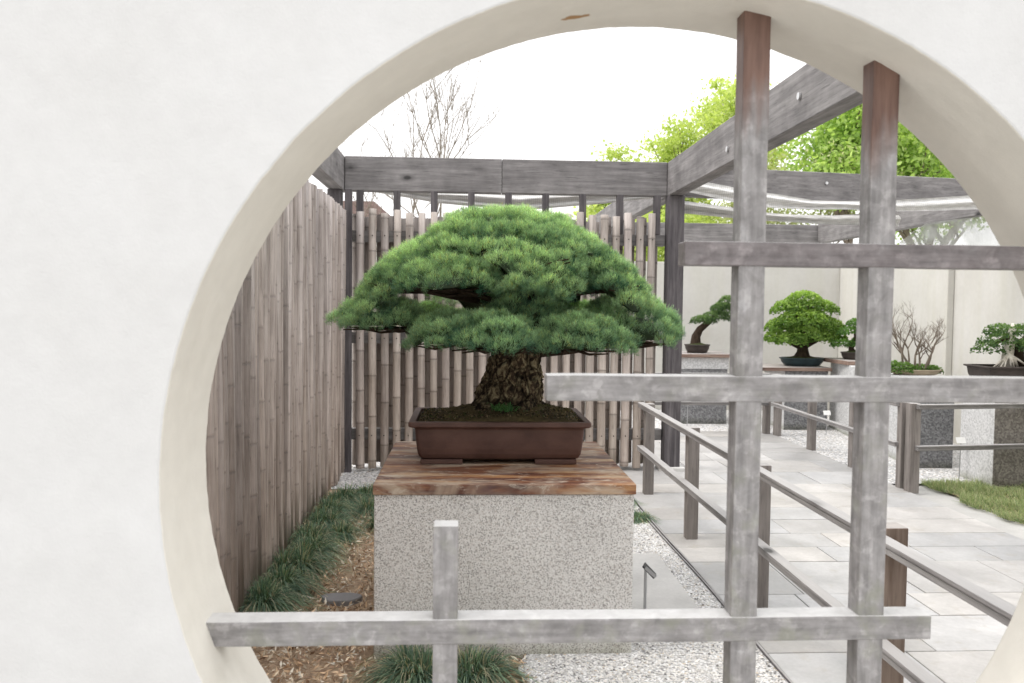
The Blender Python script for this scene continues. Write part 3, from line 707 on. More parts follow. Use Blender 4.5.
# ferns and moss at the foot of the trunk
def fronds(c, n, L0, cols, seed=0, droop=1.0, spread=1.0, wd=0.006, lean=(0, 0), seg=4):
    """arched blades as ribbons -> quads"""
    V = []; CO = []
    base = np.array(c)
    az = rng.uniform(0, 2*PI, n); ln = L0*rng.uniform(.55, 1.15, n); sp = spread*rng.uniform(.1, 1, n)
    hd = np.stack([np.cos(az)+lean[0], np.sin(az)+lean[1], np.zeros(n)], 1)*sp[:, None]
    root = base+np.stack([np.cos(az), np.sin(az), np.zeros(n)], 1)*rng.uniform(0, .035, n)[:, None]
    col = cols[rng.integers(0, len(cols), n)]*rng.uniform(.7, 1.25, n)[:, None]
    side = nrm(np.stack([-np.sin(az+rng.normal(size=n)*.6), np.cos(az+rng.normal(size=n)*.6), np.zeros(n)], 1))
    prev = root; pw = np.full(n, wd)
    for k in range(1, seg+1):
        t = k/seg
        p = root+hd*(ln*t*0.75)[:, None]; p[:, 2] += ln*(0.95*t-droop*0.62*(t**2)*(0.5+sp)); p[:, 2] = np.maximum(p[:, 2], 0.012+rng.random(n)*.01)
        w_ = np.full(n, wd*(1-t*0.8))
        V.append(np.stack([prev-side*pw[:, None]/2, prev+side*pw[:, None]/2, p+side*w_[:, None]/2, p-side*w_[:, None]/2], 1))
        sh0 = 0.5+0.6*(t-1/seg); sh1 = 0.5+0.6*t
        CO.append(np.stack([col*sh0, col*sh0, col*sh1, col*sh1], 1)); prev = p; pw = w_
    return np.concatenate(V), np.concatenate(CO)
gc = np.array([(0.09, 0.24, 0.08), (0.13, 0.30, 0.10)])
Vs, Cs = [], []
for (dx, dy) in ((-0.07, -0.16), (-0.02, -0.185)):
    cpt = (TX+dx, PY+dy-.03, 1.0); V, Q = fronds(cpt, 26, 0.095, gc, wd=.008); Vs.append(V); Cs.append(Q)
tris('fern', np.concatenate(Vs), np.concatenate(Cs), MAT['grass'], pine, 4)
n = 5000; ux = rng.uniform(-1, 1, n)*.38; uy = rng.uniform(-1, 1, n)*.23
d_ = np.hypot((POTC[0]+ux-TX)/.28, (POTC[1]+uy-PY)/.22); zz = 0.950+0.085*np.exp(-d_*d_*1.1)
pos = np.stack([POTC[0]+ux, POTC[1]+uy, zz+rng.random(n)*.008], 1)
cl = np.array([(0.08, 0.10, 0.04), (0.14, 0.10, 0.06), (0.05, 0.04, 0.03), (0.26, 0.19, 0.12)])[rng.integers(0, 4, n)]*rng.uniform(.6, 1.2, n)[:, None]
V, COL = leaves(pos, rng.uniform(.006, .016, n), cl, up=1); o = tris('moss', V, COL, MAT['grass'], pine, 4); o['kind'] = 'stuff'

# ------------------------------------------------------------------ bamboo fences
def pole(m, x, y, z0, z1, r, col, rnd, n=10, sp=0.30, crook=0.004, bulge=1.09, ring=.62):
    m.cur = col; nodes = []; z = z0-rnd.uniform(0, sp)
    while z < z1: nodes.append(z); z += sp*rnd.uniform(.8, 1.2)
    zs = [z0, z1]
    for q in nodes:
        for dz in (-0.014, -0.004, 0.0, 0.006, 0.016):
            if z0 < q+dz < z1: zs.append(q+dz)
    zs = sorted(zs); pts = []; rad = []; ph = rnd.uniform(0, 6)
    for q in zs:
        dn = min([abs(q-w_) for w_ in nodes] or [1]); rr = r*(1-0.10*(q-z0)/(z1-z0+.01))
        if dn < 0.002: rr *= 0.95
        elif dn < 0.008: rr *= bulge
        pts.append((x+crook*math.sin(q*2+ph), y+crook*math.cos(q*1.7+ph), q)); rad.append(rr)
    o0 = len(m.v); m.tube(pts, rad, n)
    for i, q in enumerate(zs):       # darker ring at each node
        dn = min([abs(q-w_) for w_ in nodes] or [1])
        if dn < 0.005:
            for j in range(n): m.c[o0+i*n+j] = tuple(v*ring for v in col)
# left fence
lf = thing('bamboo_fence', 'closely set vertical bamboo pole fence along the left of the bed', 'fence', (-1.04, 4.8, 0))
m = MB(); y = 2.1; rf_ = random.Random(3)
while y < 7.36:
    r = rf_.choice([.019, .023, .028, .034]); g = rf_.uniform(.78, 1.3); t = rf_.random()
    gap = 0.012 if rf_.random() < 0.06 else 0
    pole(m, -1.09-rf_.uniform(0, .014), y+r, 0.02+rf_.uniform(-.02, .03), 2.33+rf_.uniform(-.012, .01), r, (g, g*(0.98-0.03*t), g*(0.97-0.07*t)), rf_, sp=rf_.uniform(.30, .48), bulge=1.05, ring=.72, crook=.007)
    y += 2*r*0.90+gap
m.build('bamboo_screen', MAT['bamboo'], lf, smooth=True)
m = MB()
for z in (0.35, 1.2, 2.1): m.box(-1.20, -1.155, 2.1, 7.36, z, z+0.08)
m.build('rail', MAT['beam_y'], lf)
for yy in (2.1, 3.6, 5.4):
    m = MB(); m.box(-1.28, -1.21, yy, yy+0.09, -0.012, 2.5); m.build('post', MAT['post_z'], lf)
# back fence
bf = thing('picket_fence', 'open bamboo picket fence behind the large pine bonsai', 'fence', (0.4, 7.5, 0))
rb_ = random.Random(5); m = MB(); x = -0.955-.109
while x < 1.73:
    g = rb_.uniform(.95, 1.3); t = rb_.random()
    pole(m, x, 7.45, 0.04+rb_.uniform(-.02, .02), 2.33+rb_.uniform(-.02, .02), rb_.uniform(.034, .040), (g, g*.975, g*(.95-.04*t)), rb_, sp=.34, crook=.003); x += 0.109
m.cur = (.12, .11, .1); x = -0.955-.109
while x < 1.73:
    for z in (.33, 1.20, 2.11): m.tube([(x, 7.425, z), (x, 7.408, z)], .006, 6)
    x += 0.109
m.build('front_pickets', MAT['bamboo'], bf, smooth=True)
m = MB(); x = -0.955-.109+0.055
while x < 1.73:
    g = rb_.uniform(.75, 1.05); pole(m, x, 7.62, 0.04+rb_.uniform(-.02, .02), 2.31+rb_.uniform(-.03, .02), rb_.uniform(.040, .045), (g, g*.97, g*.93), rb_, sp=.34, crook=.003); x += 0.109
m.build('rear_pickets', MAT['bamboo'], bf, smooth=True)
for z0 in (0.28, 1.15, 2.06):
    m = MB(); m.box(-1.06, 1.79, 7.494, 7.575, z0, z0+0.10); m.build('rail', MAT['rail_x'], bf)
for k in range(9):
    x = at(360+37.1*k, 205, 7.52).x; m = MB(); m.box(x-.03, x+.03, 7.489, 7.545, 2.163, 2.52); m.build('support', MAT['post_z'], bf, bevel=.004)

# ------------------------------------------------------------------ pergola
pg = thing('pergola', 'weathered grey timber pergola framing the bonsai court', 'pergola', (1.84, 7.5, 0))
ZB, ZT = 2.513, 2.818
def beam(x0, x1, y0, y1, ax, z0=ZB, z1=ZT, name='beam'):
    m = MB(); m.box(x0, x1, y0, y1, z0, z1); m.build(name, MAT['beam_'+ax], pg, bevel=.006)
bx = at(502, 180, 7.49).x
beam(-1.10, bx-.002, 7.49, 7.60, 'x'); beam(bx+.002, 1.802, 7.49, 7.60, 'x')
beam(1.805, 1.935, 2.3, 7.66, 'y'); beam(1.81, 1.93, 7.664, 12.55, 'y'); beam(-1.235, -1.105, 2.3, 7.66, 'y')
m = MB(); m.bar((1.94, 7.62, (ZB+ZT)/2), (5.5, 8.12, (ZB+ZT)/2), .11, ZT-ZB-.03); m.build('beam', MAT['beam_x'], pg, bevel=.006)
beam(5.38, 5.50, 8.19, 12.55, 'y'); beam(-1.1, 1.80, 12.56, 12.68, 'x', ZB, ZT-.02); beam(1.82, 5.6, 12.56, 12.68, 'x', ZB, ZT-.02)
m = MB(); m.box(1.80, 1.945, 7.40, 7.545, -0.012, ZB-.002); m.build('post', MAT['post_z'], pg, bevel=.006)
m = MB(); m.box(-1.085, -1.025, 7.38, 7.44, -0.012, ZB-.002); m.build('post', MAT['post_z'], pg, bevel=.004)
m = MB(); m.box(-1.24, -1.12, 7.40, 7.53, -0.012, ZB-.002); m.build('post', MAT['post_z'], pg, bevel=.004)
m = MB(); m.box(1.76, 1.99, 7.36, 7.59, -0.01, 0.05); m.build('post_base', MAT['concrete'], pg, bevel=.01)
def ubolt(p, ax, mat='bolt', r=.014):
    m = MB(); p = Vector(p); dv = Vector(ax); m.tube([p, p+dv*.012], r, 12); m.build('bolt', MAT[mat], pg)
for (px_, py_, Y) in ((800, 96, 0), (728, 149, 0)):
    d = at(px_, py_, 1.0); t = 1.803/d.x; ubolt((1.803, t, 1.5+(d.z-1.5)*t), (-1, 0, 0), 'bolt', .02)
for x in (2.6, 3.4, 5.1): ubolt((x, 7.62+(x-1.94)*.1404-.062, 2.70), (0, -1, 0))
# shade cloth rolls
def roll(name, pts, r, label, seed):
    m = MB(); P = [Vector(p) for p in pts]; path = []
    for i in range(len(P)-1):
        for k in range(12): path.append(P[i].lerp(P[i+1], k/12))
    path.append(P[-1]); NV = 30
    for i, p in enumerate(path):
        for v in range(NV):
            t = v/(NV-1); fold = math.sin(t*PI*3.2+.5*math.sin(i*.11+seed)+seed)
            hgt = r*1.35*(1+.22*math.sin(i*.16+seed*2))
            m.add([(p.x, p.y+.014*fold-.02*math.sin(t*PI)+.012*mnoise.noise(Vector((i*.12, t*5, seed))), p.z+hgt*(1-2*t)+.012*mnoise.noise(Vector((i*.09, t*3, seed+5))))], [])
    m.f = [(i*NV+v, i*NV+v+1, (i+1)*NV+v+1, (i+1)*NV+v) for i in range(len(path)-1) for v in range(NV-1)]; m.mi = [0]*len(m.f)
    return tag(m.build(name, MAT['cloth'], smooth=True), label, 'shade cloth')
roll('shade_cloth', [(1.97, 7.42, 2.60), (2.5, 7.50, 2.52), (3.2, 7.6, 2.47), (4.0, 7.7, 2.49), (5.0, 7.86, 2.56)], .042, 'pale grey bundled shade cloth slung along the right pergola beam', 0)
roll('shade_cloth', [(1.97, 7.86, 2.47), (2.8, 7.95, 2.40), (3.6, 8.05, 2.38), (4.3, 8.1, 2.40)], .04, 'lower rolled shade cloth sagging below the right pergola beam', 1)
roll('shade_cloth', [(-0.95, 7.95, 2.62), (-0.3, 8.0, 2.53), (0.5, 8.05, 2.50), (1.3, 8.05, 2.56), (1.78, 8.0, 2.60)], .045, 'long rolled shade cloth behind the beam above the picket fence', 2)
# netting
m = MB(); A = [at(925, 224, 9.3), at(986, 214, 8.6), at(1012, 250, 8.3), at(898, 243, 10.2)]; N = 12
for j in range(N+1):
    for i in range(N+1):
        p = A[0].lerp(A[1], i/N).lerp(A[3].lerp(A[2], i/N), j/N); p.z += .05*math.sin(i*1.3)*math.sin(j/N*PI)+.02*mnoise.noise(p*4); m.v.append(tuple(p)); m.c.append((1, 1, 1))
m.f = [(j*(N+1)+i, j*(N+1)+i+1, (j+1)*(N+1)+i+1, (j+1)*(N+1)+i) for j in range(N) for i in range(N)]; m.mi = [0]*len(m.f)
tag(m.build('netting', MAT['net'], smooth=True), 'translucent pale netting hanging from the far right beam', 'netting')

# ------------------------------------------------------------------ courtyard wall
m = MB()
m.box(-6, 5.5, 12.0, 12.2, -.01, 2.17)
m.box(5.5, 5.7, 2.2, 12.2, -.01, 2.145)
m.box(5.42, 5.498, 9.1, 9.5, -.01, 2.12)
tag(m.build('courtyard_wall', MAT['court'], bevel=.008), 'cream plastered courtyard wall behind the smaller bonsai', 'wall')

# ------------------------------------------------------------------ railings
def railing(name, label, posts, rails, grp='low timber railings along the stone path'):
    b = posts[0]; t = thing(name, label, 'railing', (b[0], b[1], 0), grp)
    for (x, y, h, mt, wd) in posts:
        m = MB(); m.box(x-wd/2, x+wd/2, y-wd/2, y+wd/2, 0.0, h); m.build('post', MAT[mt], t, bevel=.004)
    for (a, b2, z, mt) in rails:
        m = MB(); m.bar((*a, z-.008), (*b2, z-.008), .052, .016); m.bar((*a, z-.0285), (*b2, z-.0285), .043, .024); m.build('rail', MAT[mt], t, bevel=.004)
railing('railing', 'near grey timber railing running along the left side of the path',
        [(1.455, 6.5, .735, 'rpost', .075), (1.455, 5.23, .735, 'rpost', .075), (1.455, 3.98, .735, 'rpost', .075), (1.455, 2.73, .765, 'rpost_b', .08)],
        [((1.392, 1.93), (1.392, 6.54), .742, 'rail_y'), ((1.392, 1.93), (1.392, 6.54), .395, 'rail_y')])
railing('railing', 'far timber railing between the path and the maple plinth',
        [(3.66, 6.72, .735, 'rpost', .075), (3.66, 7.6, .735, 'rpost', .075), (3.66, 8.56, .735, 'rpost', .075), (3.66, 9.53, .735, 'rpost', .075)],
        [((3.61, 6.72), (3.61, 9.56), .735, 'rail_y'), ((3.61, 6.72), (3.61, 9.56), .395, 'rail_y')])
railing('railing', 'right timber railing between the lawn and the shade-painted granite plinths',
        [(3.665, 6.58, .74, 'rpost', .085), (4.85, 6.72, .735, 'rpost', .075), (6.0, 6.86, .735, 'rpost', .075)],
        [((3.665, 6.525), (6.0, 6.80), .735, 'rail_x'), ((3.665, 6.525), (6.0, 6.80), .395, 'rail_x')])
railing('railing', 'back timber railing in front of the small leaning pine',
        [(3.575, 9.66, .735, 'rpost', .075), (1.9, 9.66, .735, 'rpost', .075)],
        [((1.9, 9.61), (3.575, 9.61), .735, 'rail_x'), ((1.9, 9.61), (3.575, 9.61), .395, 'rail_x')])

# ------------------------------------------------------------------ far plinths
def plinth(label, x0, x1, y0, y1, h, front, side, slab=None, sx=None, skew=0, cap=0, group='stone plinths in the courtyard'):
    t = thing('stone_plinth', label, 'plinth', ((x0+x1)/2, (y0+y1)/2, 0), group)
    m = MB(); m.box(x0, x1, y0, y1, 0.0, h, [0, 1, 0, 1, 1, 1])  # front face takes the shaded stone, painting in light from the left
    if skew:
        m.v = [(v[0]+(v[1]-y0)*skew, v[1], v[2]) for v in m.v]
    m.build('block', [MAT[front], MAT[side]], t, bevel=.008)
    if cap:
        m = MB(); m.box(x0-.012, x1+.012, y0-.012, y1+.012, h-cap, h-.001); m.build('cap', MAT['gran_l'], t, bevel=.006)
    if slab:
        a0, a1, b0, b1, hh = slab; m = MB(); m.box(a0, a1, b0, b1, h+.001, h+hh); m.build('plank_top', MAT['slab_far'], t, bevel=.004)
plinth('granite plinth with thin red board under the small leaning pine', 2.72, 3.36, 10.5, 11.1, .865, 'gran_shade', 'gran_l', (2.66, 3.43, 10.44, 11.14, .045), cap=.15)
plinth('shade-painted granite plinth with board top under the green maple', 3.92, 4.47, 10.0, 10.7, .735, 'gran_shade', 'gran_l', (3.62, 4.50, 9.96, 10.74, .045))
plinth('long pale sided plinth carrying the bare twiggy tree group', 4.22, 4.62, 7.58, 10.3, .84, 'gran_shade', 'gran_l', (4.50, 4.98, 9.55, 10.25, .05), skew=.15)
plinth('shade-painted brown granite plinth at the right edge under the pine with deadwood', 4.46, 5.25, 6.74, 7.22, .91, 'gran_shade_b', 'gran_l', skew=0)

# ------------------------------------------------------------------ small bonsai
def oval_pot(root, c, rx, ry, h, mat):
    m = MB(); secs = []
    for q, t in ((.72, 0), (.80, .12), (.93, .5), (.96, .82), (1.02, .86), (1.02, 1.0), (.93, 1.0), (.92, .85)):
        secs.append([(c[0]+rx*q*math.cos(a), c[1]+ry*q*math.sin(a), c[2]+h*t) for a in np.linspace(0, 2*PI, 28, endpoint=False)])
    m.loft(secs); m.build('pot', mat, root, smooth=True)
    m = MB(); m.cur = (.06, .07, .03); secs = [[(c[0]+rx*.91*q*math.cos(a), c[1]+ry*.91*q*math.sin(a), c[2]+h*.88+(1-q)*h*.5) for a in np.linspace(0, 2*PI, 20, endpoint=False)] for q in (1, .7, .4, .1)]
    m.loft(secs); m.build('soil', MAT['soilmat'], root, smooth=True)
def leafcloud(root, pads, per, size, c1, c2, name='foliage', mat='leaf', needle=False):
    P, T = [], []
    for (c, rx, ry, h) in pads:
        n = int(per*rx*ry*400)+60; ph = rng.uniform(0, 2*PI, n); r = np.sqrt(rng.random(n)); r = np.where(rng.random(n) < .35, rng.uniform(.8, 1, n), r)
        lob = 1+.15*np.sin(4*ph+c[0]*9); hz = np.sqrt(np.maximum(0, 1-r**2)); lay = rng.uniform(.75, 1.05, n)
        p = np.stack([c[0]+rx*r*lob*np.cos(ph), c[1]+ry*r*lob*np.sin(ph), c[2]+h*hz*lay-(r > .8)*rng.random(n)*h*.3], 1)
        P.append(p); T.append(hz*lay)
    P = np.concatenate(P); T = np.concatenate(T); n = len(P)
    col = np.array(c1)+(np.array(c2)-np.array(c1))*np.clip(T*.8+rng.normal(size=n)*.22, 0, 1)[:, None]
    if needle:
        k = 14; P2 = np.repeat(P, k, 0); c = np.repeat(col, k, 0); d = nrm(rng.normal(size=(n*k, 3))+np.array([0, 0, .6]))
        V, Q = needles(P2, d, np.full(n*k, size)*rng.uniform(.6, 1.1, n*k), np.full(n*k, .004), c*.5, c*1.25); tris(name, V, Q, MAT['pine'], root)
    else:
        V, Q = leaves(P, size*rng.uniform(.6, 1.3, n), col, up=.9, aspect=.7); tris(name, V, Q, MAT[mat], root, 4)
# leaning small pine
Y = 10.75; B = at(697, 355, Y); s1 = Y/F_PX
b = thing('pine_bonsai', 'small pine bonsai leaning right in a low dark round pot', 'bonsai', (B.x, Y, .911))
oval_pot(b, (B.x, Y, .912), .165, .15, .11, MAT['pot_dark'])
tp = [at(695, 348, Y), at(696, 336, Y), at(700, 329, Y), at(709, 322, Y), at(719, 312, Y), at(728, 305, Y)]
m = MB(); m.tube([tp[0]-Vector((0, 0, .06))]+tp, [.10, .075, .05, .042, .035, .025, .012], 10, nz=.35)
m.tube([tp[3], at(702, 321, Y), at(697, 322, Y)], [.02, .012, .006], 6); m.build('trunk', MAT['twig_d'], b, smooth=True)
leafcloud(b, [(at(703, 323, Y), .16, .14, .10), (at(716, 320, Y), .18, .18, .12), (at(727, 316, Y), .16, .18, .15), (at(722, 310, Y), .15, .15, .10), (at(728, 308, Y), .15, .17, .16), (at(738, 318, Y), .10, .13, .12)], 42, .028, (.08, .15, .07), (.28, .42, .15), needle=True)
# maple
Y = 10.3; B = at(802, 368, Y)
b = thing('maple_bonsai', 'bright green maple bonsai with rounded layered crown in teal tray', 'bonsai', (B.x, Y, .781))
oval_pot(b, (B.x, Y, .781), .285, .20, .105, MAT['pot_teal'])
m = MB(); base = Vector((B.x, Y, .86)); fork = base+Vector((.0, 0, .19))
m.tube([base, base+Vector((0, 0, .05)), base+Vector((0, 0, .10)), fork], [.17, .10, .072, .06], 12, nz=.4, nf=14)
for (ex, ey) in ((775, 335), (785, 322), (795, 305), (808, 305), (818, 320), (832, 332), (790, 338), (815, 338), (802, 320)):
    e = at(ex, ey, Y+R0.uniform(-.2, .2)); mid = fork.lerp(e, .5)+Vector((0, 0, -.03)); m.tube([fork-Vector((0, 0, .04)), mid, e], [.04, .024, .01], 7, nz=.3)
m.build('trunk', MAT['twig_d'], b, smooth=True)
mp = [(at(804, 306, Y), .26, .25, .26), (at(789, 312, Y), .22, .25, .22), (at(819, 312, Y), .22, .25, .22), (at(804, 324, Y-.1), .36, .3, .26), (at(783, 330, Y), .21, .25, .22), (at(825, 330, Y), .22, .25, .23),
      (at(777, 341, Y), .15, .22, .20), (at(790, 343, Y-.15), .20, .2, .20), (at(806, 338, Y-.2), .22, .2, .20), (at(821, 341, Y-.1), .20, .22, .20), (at(834, 339, Y), .13, .2, .20), (at(805, 330, Y+.3), .4, .2, .35)]
leafcloud(b, [(c_, a_, b_, h_*.72) for (c_, a_, b_, h_) in mp], 60, .038, (.10, .19, .04), (.44, .60, .17))
# small evergreen on S3
Y = 9.9; B = at(850, 358, Y)
b = thing('evergreen_bonsai', 'small dark evergreen bonsai between the maple and the lattice upright', 'bonsai', (B.x+.04, Y, .891))
BX = B.x+.04; oval_pot(b, (BX, Y, .892), .15, .12, .09, MAT['pot_dark'])
m = MB(); m.tube([(BX, Y, .94), (BX-.03, Y, 1.04), (BX+.03, Y, 1.14), (BX, Y, 1.3)], [.05, .035, .025, .012], 8, nz=.3); m.build('trunk', MAT['twig_d'], b, smooth=True)
leafcloud(b, [((BX-.13, Y, 1.05), .14, .13, .09), ((BX+.1, Y, 1.08), .14, .14, .1), ((BX-.04, Y, 1.2), .15, .15, .1), ((BX+.02, Y, 1.3), .11, .12, .09)], 55, .03, (.06, .13, .04), (.20, .36, .09))
# bare forest group
Y = 8.2; B = at(915, 372, Y)
b = thing('bare_bonsai_group', 'leafless pale twiggy bonsai group over green moss in flat tray', 'bonsai', (B.x, Y, .841))
oval_pot(b, (B.x, Y, .842), .27, .17, .06, MAT['pot_tan'])
for (ex, h, ln) in ((896, 66, -.06), (906, 60, .03), (913, 58, .05), (925, 52, .08), (934, 46, .10), (900, 40, -.05), (918, 40, 0)):
    m = MB(); p = at(ex*.5+915*.5, 366, Y); p = Vector((p.x, Y+R0.uniform(-.08, .08), .89))
    top = Vector((at(ex, 366, Y).x+ln*.3, p.y, .89+h*Y/F_PX)); rr = random.Random(int(ex))
    def grow(a, dirv, L, r, lev):
        pts = [a]; d = dirv.copy(); q = a.copy()
        for k in range(4):
            d = (d+Vector((rr.uniform(-.25, .25), rr.uniform(-.25, .25), rr.uniform(-.05, .2)))).normalized(); q = q+d*L/4; pts.append(q)
        m.tube(pts, [r*(1-.6*k/4) for k in range(5)], 5, cap=False)
        if lev:
            for k in range(3 if lev > 1 else 4):
                s0 = pts[rr.choice([2, 3, 4])]; nd = (d+Vector((rr.uniform(-1, 1), rr.uniform(-1, 1), rr.uniform(-.2, .6)))).normalized(); grow(s0, nd, L*rr.uniform(.5, .72), r*.5, lev-1)
    dv = (top-p); grow(p, dv.normalized(), dv.length*.55, .014, 4)
    m.build('trunk', MAT['twig_g'], b)
leafcloud(b, [(at(903, 372, Y-.05), .14, .13, .10), (at(921, 372, Y), .17, .13, .08), (at(932, 372, Y), .10, .1, .07), (at(893, 372, Y), .08, .1, .12)], 80, .024, (.06, .13, .03), (.22, .36, .10), name='moss')
# right pine with deadwood
Y = 6.98; B = at(1012, 378, Y)
b = thing('pine_bonsai', 'spreading evergreen bonsai with bleached deadwood in dark rectangular pot at right edge', 'bonsai', (B.x, Y, .911))
rect_pot(b, B.x+.03, Y, .912, .36, .20, .115, MAT['pot_dark'], .02, .012)
m = MB(); dz = at(1008, 366, Y)
m.tube([dz-Vector((0, 0, .03)), at(1008, 355, Y), at(1010, 342, Y), at(1012, 330, Y), at(1013, 323, Y)], [.06, .045, .035, .028, .008], 10, nz=.5, nf=16)
for k in range(12):
    a = R0.uniform(-1, 1); p0 = at(1008, 354, Y-.04); m.tube([p0, p0+Vector((a*.09, -.03, -.05)), p0+Vector((a*.22, -.05+R0.uniform(-.05, .1), -.13))], [.018, .010, .005], 6, nz=.4)
m.build('deadwood', MAT['deadwood'], b, smooth=True)
m = MB(); m.tube([at(1016, 366, Y+.05), at(1018, 345, Y+.05), at(1006, 338, Y), at(990, 345, Y)], [.06, .045, .03, .012], 8, nz=.4); m.tube([at(1018, 345, Y+.05), at(1030, 335, Y)], [.04, .015], 8); m.build('trunk', MAT['twig_d'], b, smooth=True)
leafcloud(b, [(at(988, 352, Y), .12, .12, .09), (at(998, 344, Y), .15, .15, .10), (at(1000, 334, Y), .12, .14, .09), (at(1022, 350, Y-.05), .13, .14, .10), (at(1026, 336, Y), .15, .15, .11), (at(1036, 348, Y), .16, .15, .10), (at(1012, 336, Y+.15), .16, .1, .10)], 48, .026, (.05, .10, .045), (.20, .31, .11), needle=False)

# ------------------------------------------------------------------ labels and stakes
def plant_label(label, base, h, name='plant_label', wd=.085, ht=.055):
    t = thing(name, label, 'plant label', base, 'white plant labels on thin stakes'); x, y, z = base
    m = MB(); m.tube([(x, y, z), (x+.006, y, z+h)], .005, 6); m.build('stake', MAT['metal_l'], t)
    m = MB(); m.bar((x-wd/2, y-.01, z+h+.01), (x+wd/2, y-.01, z+h+.01), .006, ht, Vector((0, .5, 1))); m.build('card', MAT['card'], t)
plant_label('white label card on a wire stake before the small leaning pine', (at(687, 425, 10.2).x, 10.2, 0), .30)
p = at(826, 436, 9.6); plant_label('white label card on a stake before the maple plinth', (p.x, 9.6, 0), .26)
p = at(959, 478, 7.1); plant_label('white label card leaning beside the dark end of the long plinth', (p.x, 7.1, 0), .34)
t = thing('plant_sign', 'dark angled plant sign on a metal stake beside the stand', 'plant sign', (at(645, 600, 3.95).x, 3.95, .02)); lx = at(645, 600, 3.95).x
m = MB(); m.box(lx-.006, lx+.006, 3.945, 3.957, .02, .232); m.build('stake', MAT['metal_l'], t)
m = MB(); P0 = Vector((lx, 3.96, .235)); m.bar(P0+Vector((-.008, 0, .008)), P0+Vector((.045, -.02, -.045)), .065, .009); m.build('plate', MAT['metal_d'], t, bevel=.002)
m = MB(); m.bar(P0+Vector((-.008, -.044, .006)), P0+Vector((.04, -.058, -.035)), .004, .016); m.build('bracket', MAT['metal_l'], t)

# ------------------------------------------------------------------ grasses
mond = np.array([(0.17, 0.26, 0.19), (0.21, 0.33, 0.22), (0.31, 0.43, 0.28), (0.13, 0.21, 0.15), (0.55, 0.51, 0.36)])
def clump(x, y, L, n, label, lean=(0, 0), spread=1.0):
    t = thing('grass_clump', label, 'grass clump', (x, y, 0), 'mondo grass clumps around the stand')
    Vs, Cs = [], []
    for k in range(4):
        V, Q = fronds((x+R0.uniform(-.05, .05), y+R0.uniform(-.07, .07), 0), n//4, L, mond, lean=lean, spread=spread*1.15, droop=1.15, wd=.0065, seg=6); Vs.append(V); Cs.append(Q)
    tris('blades', np.concatenate(Vs), np.concatenate(Cs), MAT['grass'], t, 4)
ords = ['nearest', 'second', 'third', 'fourth', 'fifth', 'sixth', 'seventh', 'eighth', 'ninth']
for k, yy in enumerate((4.08, 4.34, 4.58, 4.85, 5.15, 5.48, 5.82, 6.18)):
    clump(-0.96+.02*(k % 2), yy, .30, 900, 'dark green mondo grass against the left bamboo fence, %s from the front' % ords[k], (.28, -.2))
for k, (xx, yy) in enumerate(((-.80, 5.3), (-.54, 5.55), (-.70, 5.9), (-.52, 6.2), (-.76, 6.4))):
    clump(xx, yy, .26, 600, 'mondo grass tuft in the mulch left of the stand, %s from the front' % ords[k], (.1, -.1))
clump(-.44, 4.55, .13, 160, 'small dark grass tuft touching the left side of the stand')
clump(-.20, 3.22, .32, 1300, 'wide grass clump at the foot of the stand behind the short lattice stub', (-.1, -.2))
clump(.06, 3.26, .28, 800, 'yellowing grass clump at the foot of the stand beside the white gravel', (.2, -.1))
clump(1.20, 5.68, .17, 800, 'low green tuft near the edging behind the right side of the stand', (0, 0))
clump(1.18, 6.15, .20, 800, 'tall green tuft between the picket fence and the first rail post', (0, 0))
# lawn
sheet('lawn_soil', 3.97, 5.5, 1.92, 6.88, 0.002, MAT['mulch'])
n = 52000; px = rng.uniform(3.86, 5.5, n); py = 4.6+rng.random(n)*2.3
e = 3.90+.05*np.sin(py*6)+.04*np.sin(py*13); k_ = px > e; px, py = px[k_], py[k_]; n = len(px)
hmp = 1+.5*np.sin(px*7+py*3)*np.cos(py*8)
root = np.stack([px, py, np.full(n, .002)], 1); d = nrm(rng.normal(size=(n, 3))*.6+np.array([0, 0, .8])); d[:, 2] = np.abs(d[:, 2])
col = np.array([(0.36, 0.44, 0.22), (0.46, 0.53, 0.28), (0.60, 0.58, 0.38), (0.26, 0.35, 0.17)])[rng.integers(0, 4, n)]*rng.uniform(.7, 1.2, n)[:, None]
V, Q = needles(root, d, rng.uniform(.035, .075, n)*hmp, np.full(n, .006), col*.5, col*1.2)
tag(tris('lawn_grass', V, Q, MAT['grass']), 'low tufted green grass to the right of the stone path', 'grass', kind='stuff')

